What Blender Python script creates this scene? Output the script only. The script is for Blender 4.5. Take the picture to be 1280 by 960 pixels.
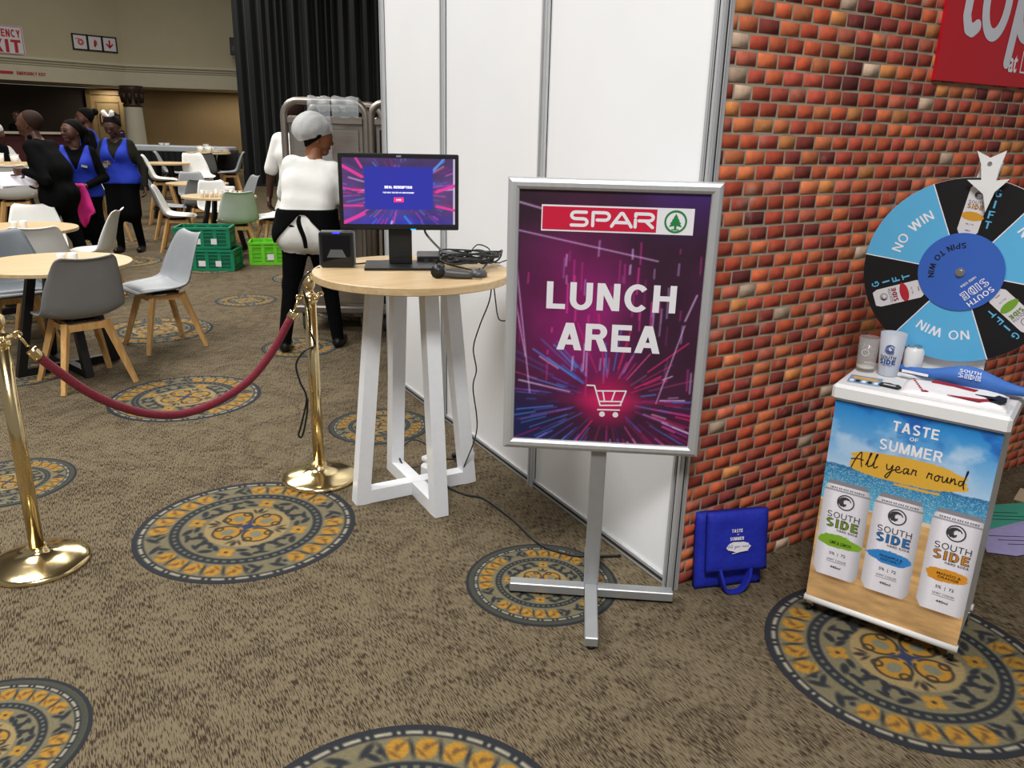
import bpy, math, random
import numpy as np
from mathutils import Vector, Matrix, Quaternion
from mathutils.geometry import delaunay_2d_cdt

for _o in list(bpy.data.objects):
    bpy.data.objects.remove(_o)
scene = bpy.context.scene
COL = scene.collection
PI = math.pi
R = math.radians

# ------------------------------------------------------------------ camera
CAM_F, CAM_PITCH, CAM_ROLL, CAM_YAW = 993.696, R(17.632), R(1.381), R(29.404)
CAM_LOC = Vector((-1.777, -1.937, 1.584))
_fw = Vector((math.sin(CAM_YAW)*math.cos(CAM_PITCH), math.cos(CAM_YAW)*math.cos(CAM_PITCH), -math.sin(CAM_PITCH)))
_r0 = Vector((math.cos(CAM_YAW), -math.sin(CAM_YAW), 0)); _u0 = _r0.cross(_fw)
_r = math.cos(CAM_ROLL)*_r0 + math.sin(CAM_ROLL)*_u0
_u = -math.sin(CAM_ROLL)*_r0 + math.cos(CAM_ROLL)*_u0
cam_data = bpy.data.cameras.new('camera')
cam_data.sensor_width = 36.0
cam_data.sensor_fit = 'HORIZONTAL'
cam_data.lens = CAM_F/1280*36.0
cam_data.clip_start = 0.05
cam_data.clip_end = 200
cam = bpy.data.objects.new('camera', cam_data)
COL.objects.link(cam)
cam.matrix_world = Matrix(((_r.x, _u.x, -_fw.x, CAM_LOC.x), (_r.y, _u.y, -_fw.y, CAM_LOC.y),
                           (_r.z, _u.z, -_fw.z, CAM_LOC.z), (0, 0, 0, 1)))
scene.camera = cam

# ------------------------------------------------------------------ world, lamps, exposure
world = bpy.data.worlds.new('hall_ambient')
scene.world = world
world.use_nodes = True
_bg = world.node_tree.nodes['Background']
_bg.inputs['Color'].default_value = (1.0, 0.97, 0.92, 1)
_bg.inputs['Strength'].default_value = 0.21

def area_lamp(name, loc, size, power, color=(1, .96, .9), target=None):
    d = bpy.data.lights.new(name, 'AREA')
    d.shape = 'RECTANGLE'; d.size, d.size_y = size
    d.energy = power; d.color = color
    o = bpy.data.objects.new(name, d); COL.objects.link(o)
    o.location = loc
    if target is not None:
        o.rotation_euler = (Vector(target)-Vector(loc)).to_track_quat('-Z', 'Y').to_euler()
    return o
# the hall's ceiling lamps: rows over the lunch area, over the stand aisle and in the far hall
area_lamp('ceiling_lamp', (-3.4, 2.6, 5.4), (2.2, 2.6), 335, (1, .985, .96))
area_lamp('ceiling_lamp', (-2.4, -2.6, 5.0), (1.7, 1.5), 325, (1, .985, .965))
area_lamp('ceiling_lamp', (-2.0, 7.5, 5.4), (3.0, 3.0), 350)
area_lamp('ceiling_lamp', (0.8, 13.0, 5.6), (4.0, 3.0), 350)
area_lamp('ceiling_lamp', (0.5, 19.5, 7.0), (5.0, 2.0), 215)
area_lamp('recess_light', (-.05, 28.55, 2.58), (.5, .25), 8, (1, .93, .78))
area_lamp('recess_light', (4.6, 27.2, 2.58), (4.5, .4), 50, (1, .95, .86))  # added fill lamp without a fitting, brightens the tan recess wall

vs = scene.view_settings
vs.view_transform = 'Standard'
vs.look = 'None'
vs.exposure = 0.0
vs.gamma = 1.0
vs.use_curve_mapping = False

# ------------------------------------------------------------------ helpers: colour and materials
def lin(c):
    c = np.asarray(c, float)
    return np.where(c <= 0.04045, c/12.92, ((c+0.055)/1.055)**2.4)

def rgb(r, g, b):
    l = lin(np.array([r, g, b])/255.0)
    return (float(l[0]), float(l[1]), float(l[2]), 1.0)

MATS = {}
def mat(name, color=(128, 128, 128), rough=0.5, metal=0.0, var=0.06, scale=30.0, bump=0.0, alpha=None,
        trans=0.0, ior=1.45, coat=0.0, emit=None, stretch=None, sheen=0.0, spec=None):
    """procedural principled material: colour broken up by a noise texture, optional noise bump"""
    if name in MATS:
        return MATS[name]
    m = bpy.data.materials.new(name); m.use_nodes = True
    nt = m.node_tree; b = nt.nodes['Principled BSDF']
    c = rgb(*color)
    tc = nt.nodes.new('ShaderNodeTexCoord')
    mp = nt.nodes.new('ShaderNodeMapping')
    nt.links.new(tc.outputs['Object'], mp.inputs['Vector'])
    if stretch: mp.inputs['Scale'].default_value = stretch
    no = nt.nodes.new('ShaderNodeTexNoise'); no.inputs['Scale'].default_value = scale
    no.inputs['Detail'].default_value = 4
    nt.links.new(mp.outputs['Vector'], no.inputs['Vector'])
    ra = nt.nodes.new('ShaderNodeValToRGB')
    ra.color_ramp.elements[0].position = .3; ra.color_ramp.elements[1].position = .7
    lo, hi = 1-var, 1+var
    ra.color_ramp.elements[0].color = (c[0]*lo, c[1]*lo, c[2]*lo, 1)
    ra.color_ramp.elements[1].color = (min(1, c[0]*hi), min(1, c[1]*hi), min(1, c[2]*hi), 1)
    nt.links.new(no.outputs['Fac'], ra.inputs['Fac'])
    nt.links.new(ra.outputs['Color'], b.inputs['Base Color'])
    b.inputs['Roughness'].default_value = rough
    b.inputs['Metallic'].default_value = metal
    b.inputs['IOR'].default_value = ior
    if spec is not None: b.inputs['Specular IOR Level'].default_value = spec
    if trans: b.inputs['Transmission Weight'].default_value = trans
    if alpha is not None: b.inputs['Alpha'].default_value = alpha
    if coat: b.inputs['Coat Weight'].default_value = coat
    if sheen: b.inputs['Sheen Weight'].default_value = sheen
    if emit:
        b.inputs['Emission Color'].default_value = rgb(*emit[0]); b.inputs['Emission Strength'].default_value = emit[1]
    if bump:
        bp = nt.nodes.new('ShaderNodeBump'); bp.inputs['Strength'].default_value = bump
        bp.inputs['Distance'].default_value = .01
        nt.links.new(no.outputs['Fac'], bp.inputs['Height'])
        nt.links.new(bp.outputs['Normal'], b.inputs['Normal'])
    MATS[name] = m
    return m

def print_mat(name, rough=0.4, emit=0.0, grain=0.04, bump=0.0):
    """material showing the colours stored on the mesh (a flat print), with fine procedural grain"""
    m = bpy.data.materials.new(name); m.use_nodes = True
    nt = m.node_tree; b = nt.nodes['Principled BSDF']
    at = nt.nodes.new('ShaderNodeAttribute'); at.attribute_name = 'print'
    tc = nt.nodes.new('ShaderNodeTexCoord')
    no = nt.nodes.new('ShaderNodeTexNoise'); no.inputs['Scale'].default_value = 220
    nt.links.new(tc.outputs['Object'], no.inputs['Vector'])
    mr = nt.nodes.new('ShaderNodeMapRange')
    mr.inputs['To Min'].default_value = 1-grain*2; mr.inputs['To Max'].default_value = 1+grain*2
    nt.links.new(no.outputs['Fac'], mr.inputs['Value'])
    mx = nt.nodes.new('ShaderNodeVectorMath'); mx.operation = 'SCALE'
    nt.links.new(at.outputs['Color'], mx.inputs[0]); nt.links.new(mr.outputs['Result'], mx.inputs['Scale'])
    if emit:
        b.inputs['Base Color'].default_value = (.01, .01, .01, 1)
        nt.links.new(mx.outputs['Vector'], b.inputs['Emission Color'])
        b.inputs['Emission Strength'].default_value = emit
    else:
        nt.links.new(mx.outputs['Vector'], b.inputs['Base Color'])
    b.inputs['Roughness'].default_value = rough
    if bump:
        bp = nt.nodes.new('ShaderNodeBump'); bp.inputs['Strength'].default_value = bump; bp.inputs['Distance'].default_value = .004
        nt.links.new(no.outputs['Fac'], bp.inputs['Height']); nt.links.new(bp.outputs['Normal'], b.inputs['Normal'])
    return m

# ------------------------------------------------------------------ helpers: meshes
class MB:
    """collects shapes into one mesh"""
    def __init__(s): s.v = []; s.f = []; s.m = []; s.sm = []
    def add(s, vs_, fs_, mi=0, smooth=False):
        k = len(s.v); s.v += [tuple(v) for v in vs_]
        for f in fs_:
            s.f.append(tuple(i+k for i in f)); s.m.append(mi); s.sm.append(smooth)
        return s
    def box(s, c, size, mi=0, M=None, bevel=0.0):
        hx, hy, hz = size[0]/2, size[1]/2, size[2]/2
        if bevel > 0:
            b = min(bevel, hx*.99, hy*.99, hz*.99)
            vs_ = []; idx = {}
            for sx in (-1, 1):
                for sy in (-1, 1):
                    for sz in (-1, 1):
                        for ax in range(3):
                            p = [sx*(hx-b), sy*(hy-b), sz*(hz-b)]
                            p[ax] = (sx*hx, sy*hy, sz*hz)[ax]
                            idx[(sx, sy, sz, ax)] = len(vs_); vs_.append(Vector(p))
            fs_ = []
            for ax in range(3):
                a, b2 = [k for k in range(3) if k != ax]
                for sg in (-1, 1):
                    q = []
                    for (t1, t2) in ((-1, -1), (1, -1), (1, 1), (-1, 1)):
                        sgn = [0, 0, 0]; sgn[ax] = sg; sgn[a] = t1; sgn[b2] = t2
                        q.append(idx[(*sgn, ax)])
                    fs_.append(q)
                    # edges parallel to axis ax
            for ax in range(3):
                a, b2 = [k for k in range(3) if k != ax]
                for t1 in (-1, 1):
                    for t2 in (-1, 1):
                        s0 = [0, 0, 0]; s1 = [0, 0, 0]
                        s0[ax] = -1; s1[ax] = 1
                        for q in (s0, s1): q[a] = t1; q[b2] = t2
                        fs_.append([idx[(*s0, a)], idx[(*s1, a)], idx[(*s1, b2)], idx[(*s0, b2)]])
            for sx in (-1, 1):
                for sy in (-1, 1):
                    for sz in (-1, 1):
                        fs_.append([idx[(sx, sy, sz, 0)], idx[(sx, sy, sz, 1)], idx[(sx, sy, sz, 2)]])
            # orient outward
            out = []
            for f in fs_:
                n = (vs_[f[1]]-vs_[f[0]]).cross(vs_[f[2]]-vs_[f[0]])
                cc = sum((vs_[i] for i in f), Vector())/len(f)
                out.append(f if n.dot(cc) > 0 else f[::-1])
            fs_ = out
        else:
            vs_ = [Vector((x, y, z)) for x in (-hx, hx) for y in (-hy, hy) for z in (-hz, hz)]
            fs_ = [(0, 1, 3, 2), (4, 6, 7, 5), (0, 4, 5, 1), (2, 3, 7, 6), (0, 2, 6, 4), (1, 5, 7, 3)]
        if M is not None: vs_ = [M @ v for v in vs_]
        return s.add([v+Vector(c) for v in vs_], fs_, mi)
    def bar(s, a, b, w, d, mi=0, up=(0, 0, 1), w2=None, d2=None):
        """square bar from a to b"""
        a = Vector(a); b = Vector(b); t = (b-a).normalized(); up = Vector(up)
        if abs(t.dot(up)) > .98: up = Vector((0, 1, 0))
        x = t.cross(up).normalized(); y = x.cross(t)
        vs_ = []
        for p, ww, dd in ((a, w, d), (b, w2 or w, d2 or d)):
            for sx, sy in ((-1, -1), (1, -1), (1, 1), (-1, 1)):
                vs_.append(p+x*sx*ww/2+y*sy*dd/2)
        return s.add(vs_, [(0, 3, 2, 1), (4, 5, 6, 7), (0, 1, 5, 4), (1, 2, 6, 5), (2, 3, 7, 6), (3, 0, 4, 7)], mi)
    def cyl(s, a, b, r0, r1=None, n=14, mi=0, caps=True, smooth=True):
        r1 = r0 if r1 is None else r1
        a = Vector(a); b = Vector(b); t = (b-a).normalized()
        x = t.orthogonal().normalized(); y = t.cross(x)
        vs_ = []
        for p, r in ((a, r0), (b, r1)):
            for i in range(n):
                an = 2*PI*i/n; vs_.append(p+x*r*math.cos(an)+y*r*math.sin(an))
        s.add(vs_, [(i, (i+1) % n, n+(i+1) % n, n+i) for i in range(n)], mi, smooth)
        if caps:
            k = len(s.v)-2*n
            s.f.append(tuple(k+i for i in range(n))[::-1]); s.m.append(mi); s.sm.append(False)
            s.f.append(tuple(k+n+i for i in range(n))); s.m.append(mi); s.sm.append(False)
        return s
    def lathe(s, prof, n=28, mi=0, c=(0, 0, 0), smooth=True):
        vs_ = []; fs_ = []
        for r, z in prof:
            for i in range(n):
                a = 2*PI*i/n; vs_.append((c[0]+r*math.cos(a), c[1]+r*math.sin(a), c[2]+z))
        for j in range(len(prof)-1):
            for i in range(n):
                fs_.append((j*n+i, j*n+(i+1) % n, (j+1)*n+(i+1) % n, (j+1)*n+i))
        s.add(vs_, fs_, mi, smooth)
        k = len(s.v)-len(vs_)
        if prof[0][0] > 1e-4: s.f.append(tuple(k+i for i in range(n))[::-1]); s.m.append(mi); s.sm.append(False)
        if prof[-1][0] > 1e-4:
            k2 = k+(len(prof)-1)*n
            s.f.append(tuple(k2+i for i in range(n))); s.m.append(mi); s.sm.append(False)
        return s
    def tube(s, pts, r, n=8, mi=0, closed=False, rfun=None):
        pts = [Vector(p) for p in pts]; N = len(pts)
        up = None; vs_ = []; fs_ = []
        for i, p in enumerate(pts):
            if closed: t = (pts[(i+1) % N]-pts[i-1]).normalized()
            else: t = (pts[min(i+1, N-1)]-pts[max(i-1, 0)]).normalized()
            if up is None: up = t.orthogonal().normalized()
            up = (up-t*up.dot(t)).normalized(); y = t.cross(up)
            rr = rfun(i/(N-1)) if rfun else r
            for k in range(n):
                a = 2*PI*k/n; vs_.append(p+up*rr*math.cos(a)+y*rr*math.sin(a))
        for i in range(N if closed else N-1):
            j = (i+1) % N
            for k in range(n): fs_.append((i*n+k, i*n+(k+1) % n, j*n+(k+1) % n, j*n+k))
        if not closed:
            fs_.append(tuple(range(n))[::-1]); fs_.append(tuple((N-1)*n+k for k in range(n)))
        return s.add(vs_, fs_, mi, True)
    def prism(s, poly, z0, z1, mi=0, M=None):
        """polygon (x,y) extruded z0..z1; counter-clockwise"""
        n = len(poly)
        vs_ = [Vector((x, y, z0)) for x, y in poly]+[Vector((x, y, z1)) for x, y in poly]
        if M is not None: vs_ = [M @ v for v in vs_]
        return s.add(vs_, [tuple(range(n))[::-1], tuple(range(n, 2*n))]+[(i, (i+1) % n, n+(i+1) % n, n+i) for i in range(n)], mi)
    def ribbon(s, pts, w, mi=0, d=0.0, M=None, rounded=True):
        """flat stroke in the local xy plane with round joins, thickness d"""
        pts = [Vector((p[0], p[1], 0)) for p in pts]
        def put(vs_, fs_):
            if M is not None: vs_ = [M @ v for v in vs_]
            s.add(vs_, fs_, mi)
        for a, b in zip(pts, pts[1:]):
            t = b-a
            if t.length < 1e-7: continue
            n = Vector((-t.y, t.x, 0)).normalized()*w/2
            put([a-n+Vector((0, 0, d)), b-n+Vector((0, 0, d)), b+n+Vector((0, 0, d)), a+n+Vector((0, 0, d))], [(0, 1, 2, 3)])
        if rounded:
            for p in pts:
                k = 10
                put([p+Vector((w/2*math.cos(2*PI*i/k), w/2*math.sin(2*PI*i/k), d)) for i in range(k)], [tuple(range(k))])
        return s
    def build(s, name, mats, parent=None):
        me = bpy.data.meshes.new(name)
        me.from_pydata(s.v, [], s.f)
        if not isinstance(mats, (list, tuple)): mats = [mats]
        for m in mats: me.materials.append(m)
        me.polygons.foreach_set('material_index', s.m)
        me.polygons.foreach_set('use_smooth', s.sm)
        me.update()
        o = bpy.data.objects.new(name, me); COL.objects.link(o)
        if parent is not None: o.parent = parent
        return o

def link_mesh(name, me, parent=None):
    o = bpy.data.objects.new(name, me); COL.objects.link(o)
    if parent is not None: o.parent = parent
    return o

def tag(o, label, cat, group=None):
    o['label'] = label; o['category'] = cat
    if group: o['group'] = group
    return o

def thing(name, label, cat, loc=(0, 0, 0), rotz=0.0, group=None):
    o = bpy.data.objects.new(name, None); COL.objects.link(o)
    o.empty_display_size = .05
    o.location = loc; o.rotation_euler = (0, 0, rotz)
    return tag(o, label, cat, group)

def structure(o, label=None):
    o['kind'] = 'structure'
    if label: o['label'] = label
    return o

def dup(root, loc, rotz, label, group=None, scale=None):
    """copy of a thing with its parts and sub-parts, sharing mesh data"""
    r = root.copy(); COL.objects.link(r); r.location = loc; r.rotation_euler = (0, 0, rotz)
    r['label'] = label
    if group: r['group'] = group
    if scale: r.scale = scale
    for ch in list(root.children):
        c = ch.copy(); COL.objects.link(c); c.parent = r
        for g in list(ch.children):
            d = g.copy(); COL.objects.link(d); d.parent = c
    return r

FRONT = Matrix.Rotation(PI/2, 4, 'X')      # local xy plane -> xz plane facing -Y
def at(x, y, z): return Matrix.Translation((x, y, z))

def text_mesh(body, bold=0.0, spacing=1.0, ext=0.0):
    cu = bpy.data.curves.new('lettering', 'FONT')
    cu.body = body; cu.size = 1.0; cu.offset = bold; cu.space_character = spacing; cu.resolution_u = 3
    cu.align_x = 'CENTER'
    ob = bpy.data.objects.new('lettering', cu); COL.objects.link(ob)
    dg = bpy.context.evaluated_depsgraph_get(); dg.update()
    me = bpy.data.meshes.new_from_object(ob.evaluated_get(dg))
    bpy.data.objects.remove(ob); bpy.data.curves.remove(cu)
    return me

def union_polys(polys):
    """merge overlapping flat polygons into one non-overlapping triangle set"""
    V, F = [], []
    for pl in polys:
        a = sum(pl[k-1][0]*pl[k][1]-pl[k][0]*pl[k-1][1] for k in range(len(pl)))
        pl = pl if a > 0 else pl[::-1]
        F.append(list(range(len(V), len(V)+len(pl)))); V += [Vector((x, y)) for x, y in pl]
    k = 10.0/max(max(abs(v.x), abs(v.y)) for v in V)
    ov, oe, of, _, _, og = delaunay_2d_cdt([v*k for v in V], [], F, 0, 1e-5)
    return [(v.x/k, v.y/k, 0) for v in ov], [tuple(f) for f, g in zip(of, og) if len(g)]
def ribbon_polys(pts, w, rounded=True):
    out = []
    for (ax, ay), (bx, by) in zip(pts, pts[1:]):
        l = math.hypot(bx-ax, by-ay)
        if l < 1e-7: continue
        nx, ny = -(by-ay)/l*w/2, (bx-ax)/l*w/2
        out.append([(ax-nx, ay-ny), (bx-nx, by-ny), (bx+nx, by+ny), (ax+nx, ay+ny)])
    if rounded:
        for k_, (x, y) in enumerate(pts): out.append([(x+w/2*.9995*math.cos(2*PI*i/10+.1+k_*.013), y+w/2*.9995*math.sin(2*PI*i/10+.1+k_*.013)) for i in range(10)])
    return out
def block_letter(ch, t, i):
    """bold sans capital, cap height 1, stroke t, inset i: list of polygons, width"""
    P = []
    def r(x0, y0, x1, y1):
        P.append([(x0+i, y0+i), (x1-i, y0+i), (x1-i, y1-i), (x0+i, y1-i)])
    def d(b0, b1, t0, t1, y0=0.0, y1=1.0): P.append([(b0+i, y0+i), (b1-i, y0+i), (t1-i, y1-i), (t0+i, y1-i)])
    def ring(cx, cy, rx, ry, a0, a1, n=14):
        n = max(4, int(abs(a1-a0)/14)); e = i/(rx*.8)*57 if abs(a1-a0) < 359 else 0
        a0_, a1_ = a0+e, a1-e
        for k in range(n):
            a, b = R(a0_+(a1_-a0_)*k/n), R(a0_+(a1_-a0_)*(k+1)/n)
            xo, yo, xi, yi = rx-i, ry-i, rx-t+i, ry-t*.92+i
            P.append([(cx+xi*math.cos(a), cy+yi*math.sin(a)), (cx+xo*math.cos(a), cy+yo*math.sin(a)), (cx+xo*math.cos(b), cy+yo*math.sin(b)), (cx+xi*math.cos(b), cy+yi*math.sin(b))])
    w = .70; h = t*.92; g = t*1.12
    if ch == ' ': return P, .30
    if ch == 'A': w = .80; d(0, g, w/2-g*.55, w/2+g*.45); d(w-g, w, w/2-g*.45, w/2+g*.55); r(w*.22, .20, w*.78, .20+h)
    elif ch == 'B': r(0, 0, t, 1); r(t*.5, 0, .40, h); r(t*.5, 1-h, .38, 1); r(t*.5, .5-h/2, .40, .5+h/2); ring(.38, .74, .28, .26, -90, 90); ring(.40, .27, .30, .27, -90, 90)
    elif ch == 'C': w = .76; ring(.40, .5, .40, .515, 42, 318)
    elif ch == 'D': w = .74; r(0, 0, t, 1); r(t*.5, 0, .34, h); r(t*.5, 1-h, .34, 1); ring(.34, .5, .40, .5, -90, 90)
    elif ch == 'E': w = .64; r(0, 0, t, 1); r(t*.5, 0, w, h); r(t*.5, 1-h, w*.97, 1); r(t*.5, .52-h/2, w*.90, .52+h/2)
    elif ch == 'F': w = .60; r(0, 0, t, 1); r(t*.5, 1-h, w, 1); r(t*.5, .50-h/2, w*.88, .50+h/2)
    elif ch == 'G': w = .80; ring(.40, .5, .40, .515, 42, 322); r(.46, .36, .80, .36+h); r(.80-t, .10, .80, .40)
    elif ch == 'H': w = .72; r(0, 0, t, 1); r(w-t, 0, w, 1); r(t*.5, .52-h/2, w-t*.5, .52+h/2)
    elif ch == 'I': w = t; r(0, 0, t, 1)
    elif ch == 'K': w = .74; r(0, 0, t, 1); d(w-g*1.15, w, t*.7, t*.7+g*1.1, 0, .62); d(t*.6, t*.6+g, w-g*1.15, w, .30, 1)
    elif ch == 'L': w = .60; r(0, 0, t, 1); r(t*.5, 0, w, h)
    elif ch == 'M': w = .86; r(0, 0, t, 1); r(w-t, 0, w, 1); d(w/2-g*.5, w/2+g*.5, 0, g*1.0); d(w/2-g*.5, w/2+g*.5, w-g*1.0, w)
    elif ch == 'N': w = .72; r(0, 0, t, 1); r(w-t, 0, w, 1); d(w-t*1.15, w, 0, t*1.15)
    elif ch == 'O': w = .84; ring(.42, .5, .42, .515, 0, 360)
    elif ch == 'P': w = .66; r(0, 0, t, 1); r(t*.5, 1-h, .38, 1); r(t*.5, .40, .38, .40+h); ring(.38, .70, .28, .30, -90, 90)
    elif ch == 'R': w = .72; r(0, 0, t, 1); r(t*.5, 1-h, .40, 1); r(t*.5, .42, .42, .42+h); ring(.40, .71, .28, .29, -90, 90); d(w-g, w, .32, .32+g, 0, .46)
    elif ch == 'S': w = .68; ring(.34, .735, .33, .28, 28, 268); ring(.34, .265, .34, .28, -152, 92)
    elif ch == 'T': w = .66; r(w/2-t/2, 0, w/2+t/2, 1); r(0, 1-h, w, 1)
    elif ch == 'U': w = .72; r(0, .36, t, 1); r(w-t, .36, w, 1); ring(.36, .37, .36, .385, 180, 360)
    elif ch == 'V': w = .74; d(w/2-g*.55, w/2+g*.45, 0, g); d(w/2-g*.45, w/2+g*.55, w-g, w)
    elif ch == 'W': w = 1.06; d(w*.25-g*.5, w*.25+g*.5, 0, g); d(w*.25-g*.5, w*.25+g*.5, w/2-g*.5, w/2+g*.5); d(w*.75-g*.5, w*.75+g*.5, w/2-g*.5, w/2+g*.5); d(w*.75-g*.5, w*.75+g*.5, w-g, w)
    elif ch == 'X': w = .74; d(0, g, w-g, w); d(w-g, w, 0, g)
    elif ch == 'Y': w = .74; r(w/2-t/2, 0, w/2+t/2, .46); d(w/2-g*.5, w/2+g*.5, 0, g, .40, 1); d(w/2-g*.5, w/2+g*.5, w-g, w, .40, 1)
    else: return None, 0
    return P, w
BLOCK = set('ABCDEFGHIKLMNOPRSTUVWXY \n')
def block_layout(body, t, inset, spacing):
    V, F = [], []
    lines = body.split('\n'); gap = .15*spacing
    ws = []
    for ln in lines:
        ws.append(sum(block_letter(c, t, 0)[1]+gap for c in ln)-gap)
    for k, ln in enumerate(lines):
        x = -ws[k]/2; y = -k*1.35
        for c in ln:
            P, w = block_letter(c, t, inset)
            if P:
                uv, uf = union_polys(P)
                F += [tuple(q+len(V) for q in f) for f in uf]; V += [(px+x, py+y, 0) for px, py, _ in uv]
            x += w+gap
    return np.array(V, float), F
def lettering(body, m, parent, M, w=None, h=None, bold=0.0, spacing=1.0, name='lettering', warp=None, stroke=None, inset=0.0):
    """flat lettering, fitted to w x h and centred on the origin of M"""
    if set(body) <= BLOCK:
        t = stroke or (.23 if bold > .02 else .17 if bold > .008 else .12)
        ref, _ = block_layout(body, t, 0, spacing); co, fs_ = block_layout(body, t, inset, spacing)
        me = bpy.data.meshes.new('lettering'); me.from_pydata([tuple(v) for v in co], [], fs_)
        lo, hi = ref.min(0), ref.max(0)
    else:
        me = text_mesh(body, bold, spacing)
        n = len(me.vertices); co = np.empty(n*3); me.vertices.foreach_get('co', co); co = co.reshape(-1, 3)
        lo, hi = co.min(0), co.max(0)
    c = (lo+hi)/2; sz = hi-lo
    sx = w/sz[0] if w else None; sy = h/sz[1] if h else None
    sx = sx or sy; sy = sy or sx
    co = (co-c)*[sx, sy, 1]
    if warp: co = warp(co)
    Mn = np.array(M); co = co @ Mn[:3, :3].T+Mn[:3, 3]
    me.vertices.foreach_set('co', co.ravel()); me.update()
    me.materials.clear(); me.materials.append(m)
    return link_mesh(name, me, parent)

def print_grid(name, img, w, h, m, parent, M):
    """rectangular sheet w x h (centred, local xy plane) carrying img (rows top to bottom, sRGB 0..1) as vertex colours"""
    H, W = img.shape[:2]
    xs = np.linspace(-w/2, w/2, W); ys = np.linspace(h/2, -h/2, H)
    X, Y = np.meshgrid(xs, ys)
    co = np.stack([X.ravel(), Y.ravel(), 0*X.ravel()], 1)
    Mn = np.array(M); co = co @ Mn[:3, :3].T+Mn[:3, 3]
    i = np.arange(H*W).reshape(H, W)
    q = np.stack([i[1:, :-1], i[1:, 1:], i[:-1, 1:], i[:-1, :-1]], -1).reshape(-1, 4)
    return color_mesh(name, co, q, lin(img.reshape(-1, 3)), m, parent)

def color_mesh(name, co, q, col, m, parent, smooth=False):
    me = bpy.data.meshes.new(name)
    me.vertices.add(len(co)); me.vertices.foreach_set('co', np.ascontiguousarray(co, dtype=np.float32).ravel())
    k = q.shape[1]
    me.loops.add(q.size); me.loops.foreach_set('vertex_index', q.astype(np.int32).ravel())
    me.polygons.add(len(q)); me.polygons.foreach_set('loop_start', np.arange(len(q), dtype=np.int32)*k)
    if smooth: me.polygons.foreach_set('use_smooth', np.ones(len(q), bool))
    me.update(calc_edges=True)
    a = me.color_attributes.new('print', 'FLOAT_COLOR', 'POINT')
    a.data.foreach_set('color', np.concatenate([col, np.ones((len(col), 1))], 1).astype(np.float32).ravel())
    me.materials.append(m)
    return link_mesh(name, me, parent)

def catmull(pts, n):
    P = [np.array(p, float) for p in pts]; P = [2*P[0]-P[1]]+P+[2*P[-1]-P[-2]]
    out = []
    segs = len(P)-3
    for k in range(n):
        t = k/(n-1)*segs; i = min(int(t), segs-1); f = t-i
        a, b, c, d = P[i:i+4]
        out.append(.5*((2*b)+(-a+c)*f+(2*a-5*b+4*c-d)*f*f+(-a+3*b-3*c+d)*f**3))
    return out
# ------------------------------------------------------------------ shared materials
ALU = mat('brushed_aluminium', (196, 198, 200), .42, .45, .05, 60, stretch=(1, 1, .05))
ALU_DARK = mat('aluminium_groove', (70, 72, 74), .5, .6)
WHITE_PANEL = mat('white_laminate_panel', (232, 233, 235), .3, 0, .012, 3)
WHITE_PAINT = mat('white_powder_coat', (228, 230, 234), .38, 0, .02, 40)
WHITE_PLASTIC = mat('white_plastic', (226, 226, 226), .35, 0, .02, 20)
WHITE_INK = mat('white_ink', (236, 234, 240), .5, 0, .01, 20)
BLACK_PLASTIC = mat('black_plastic', (24, 25, 27), .4, 0, .1, 40)
BLACK_METAL = mat('black_steel', (18, 18, 20), .45, .2, .1, 40)
BLACK_INK = mat('black_ink', (22, 21, 24), .5, 0, .05, 20)
CREAM = mat('cream_wall_paint', (190, 180, 150), .7, 0, .03, 2)
TRIM = mat('cream_moulding', (205, 198, 172), .6, 0, .03, 3)
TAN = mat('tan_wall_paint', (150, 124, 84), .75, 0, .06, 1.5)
DARK_RECESS = mat('dark_brown_wall', (52, 42, 34), .8, 0, .1, 1.5)

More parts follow.
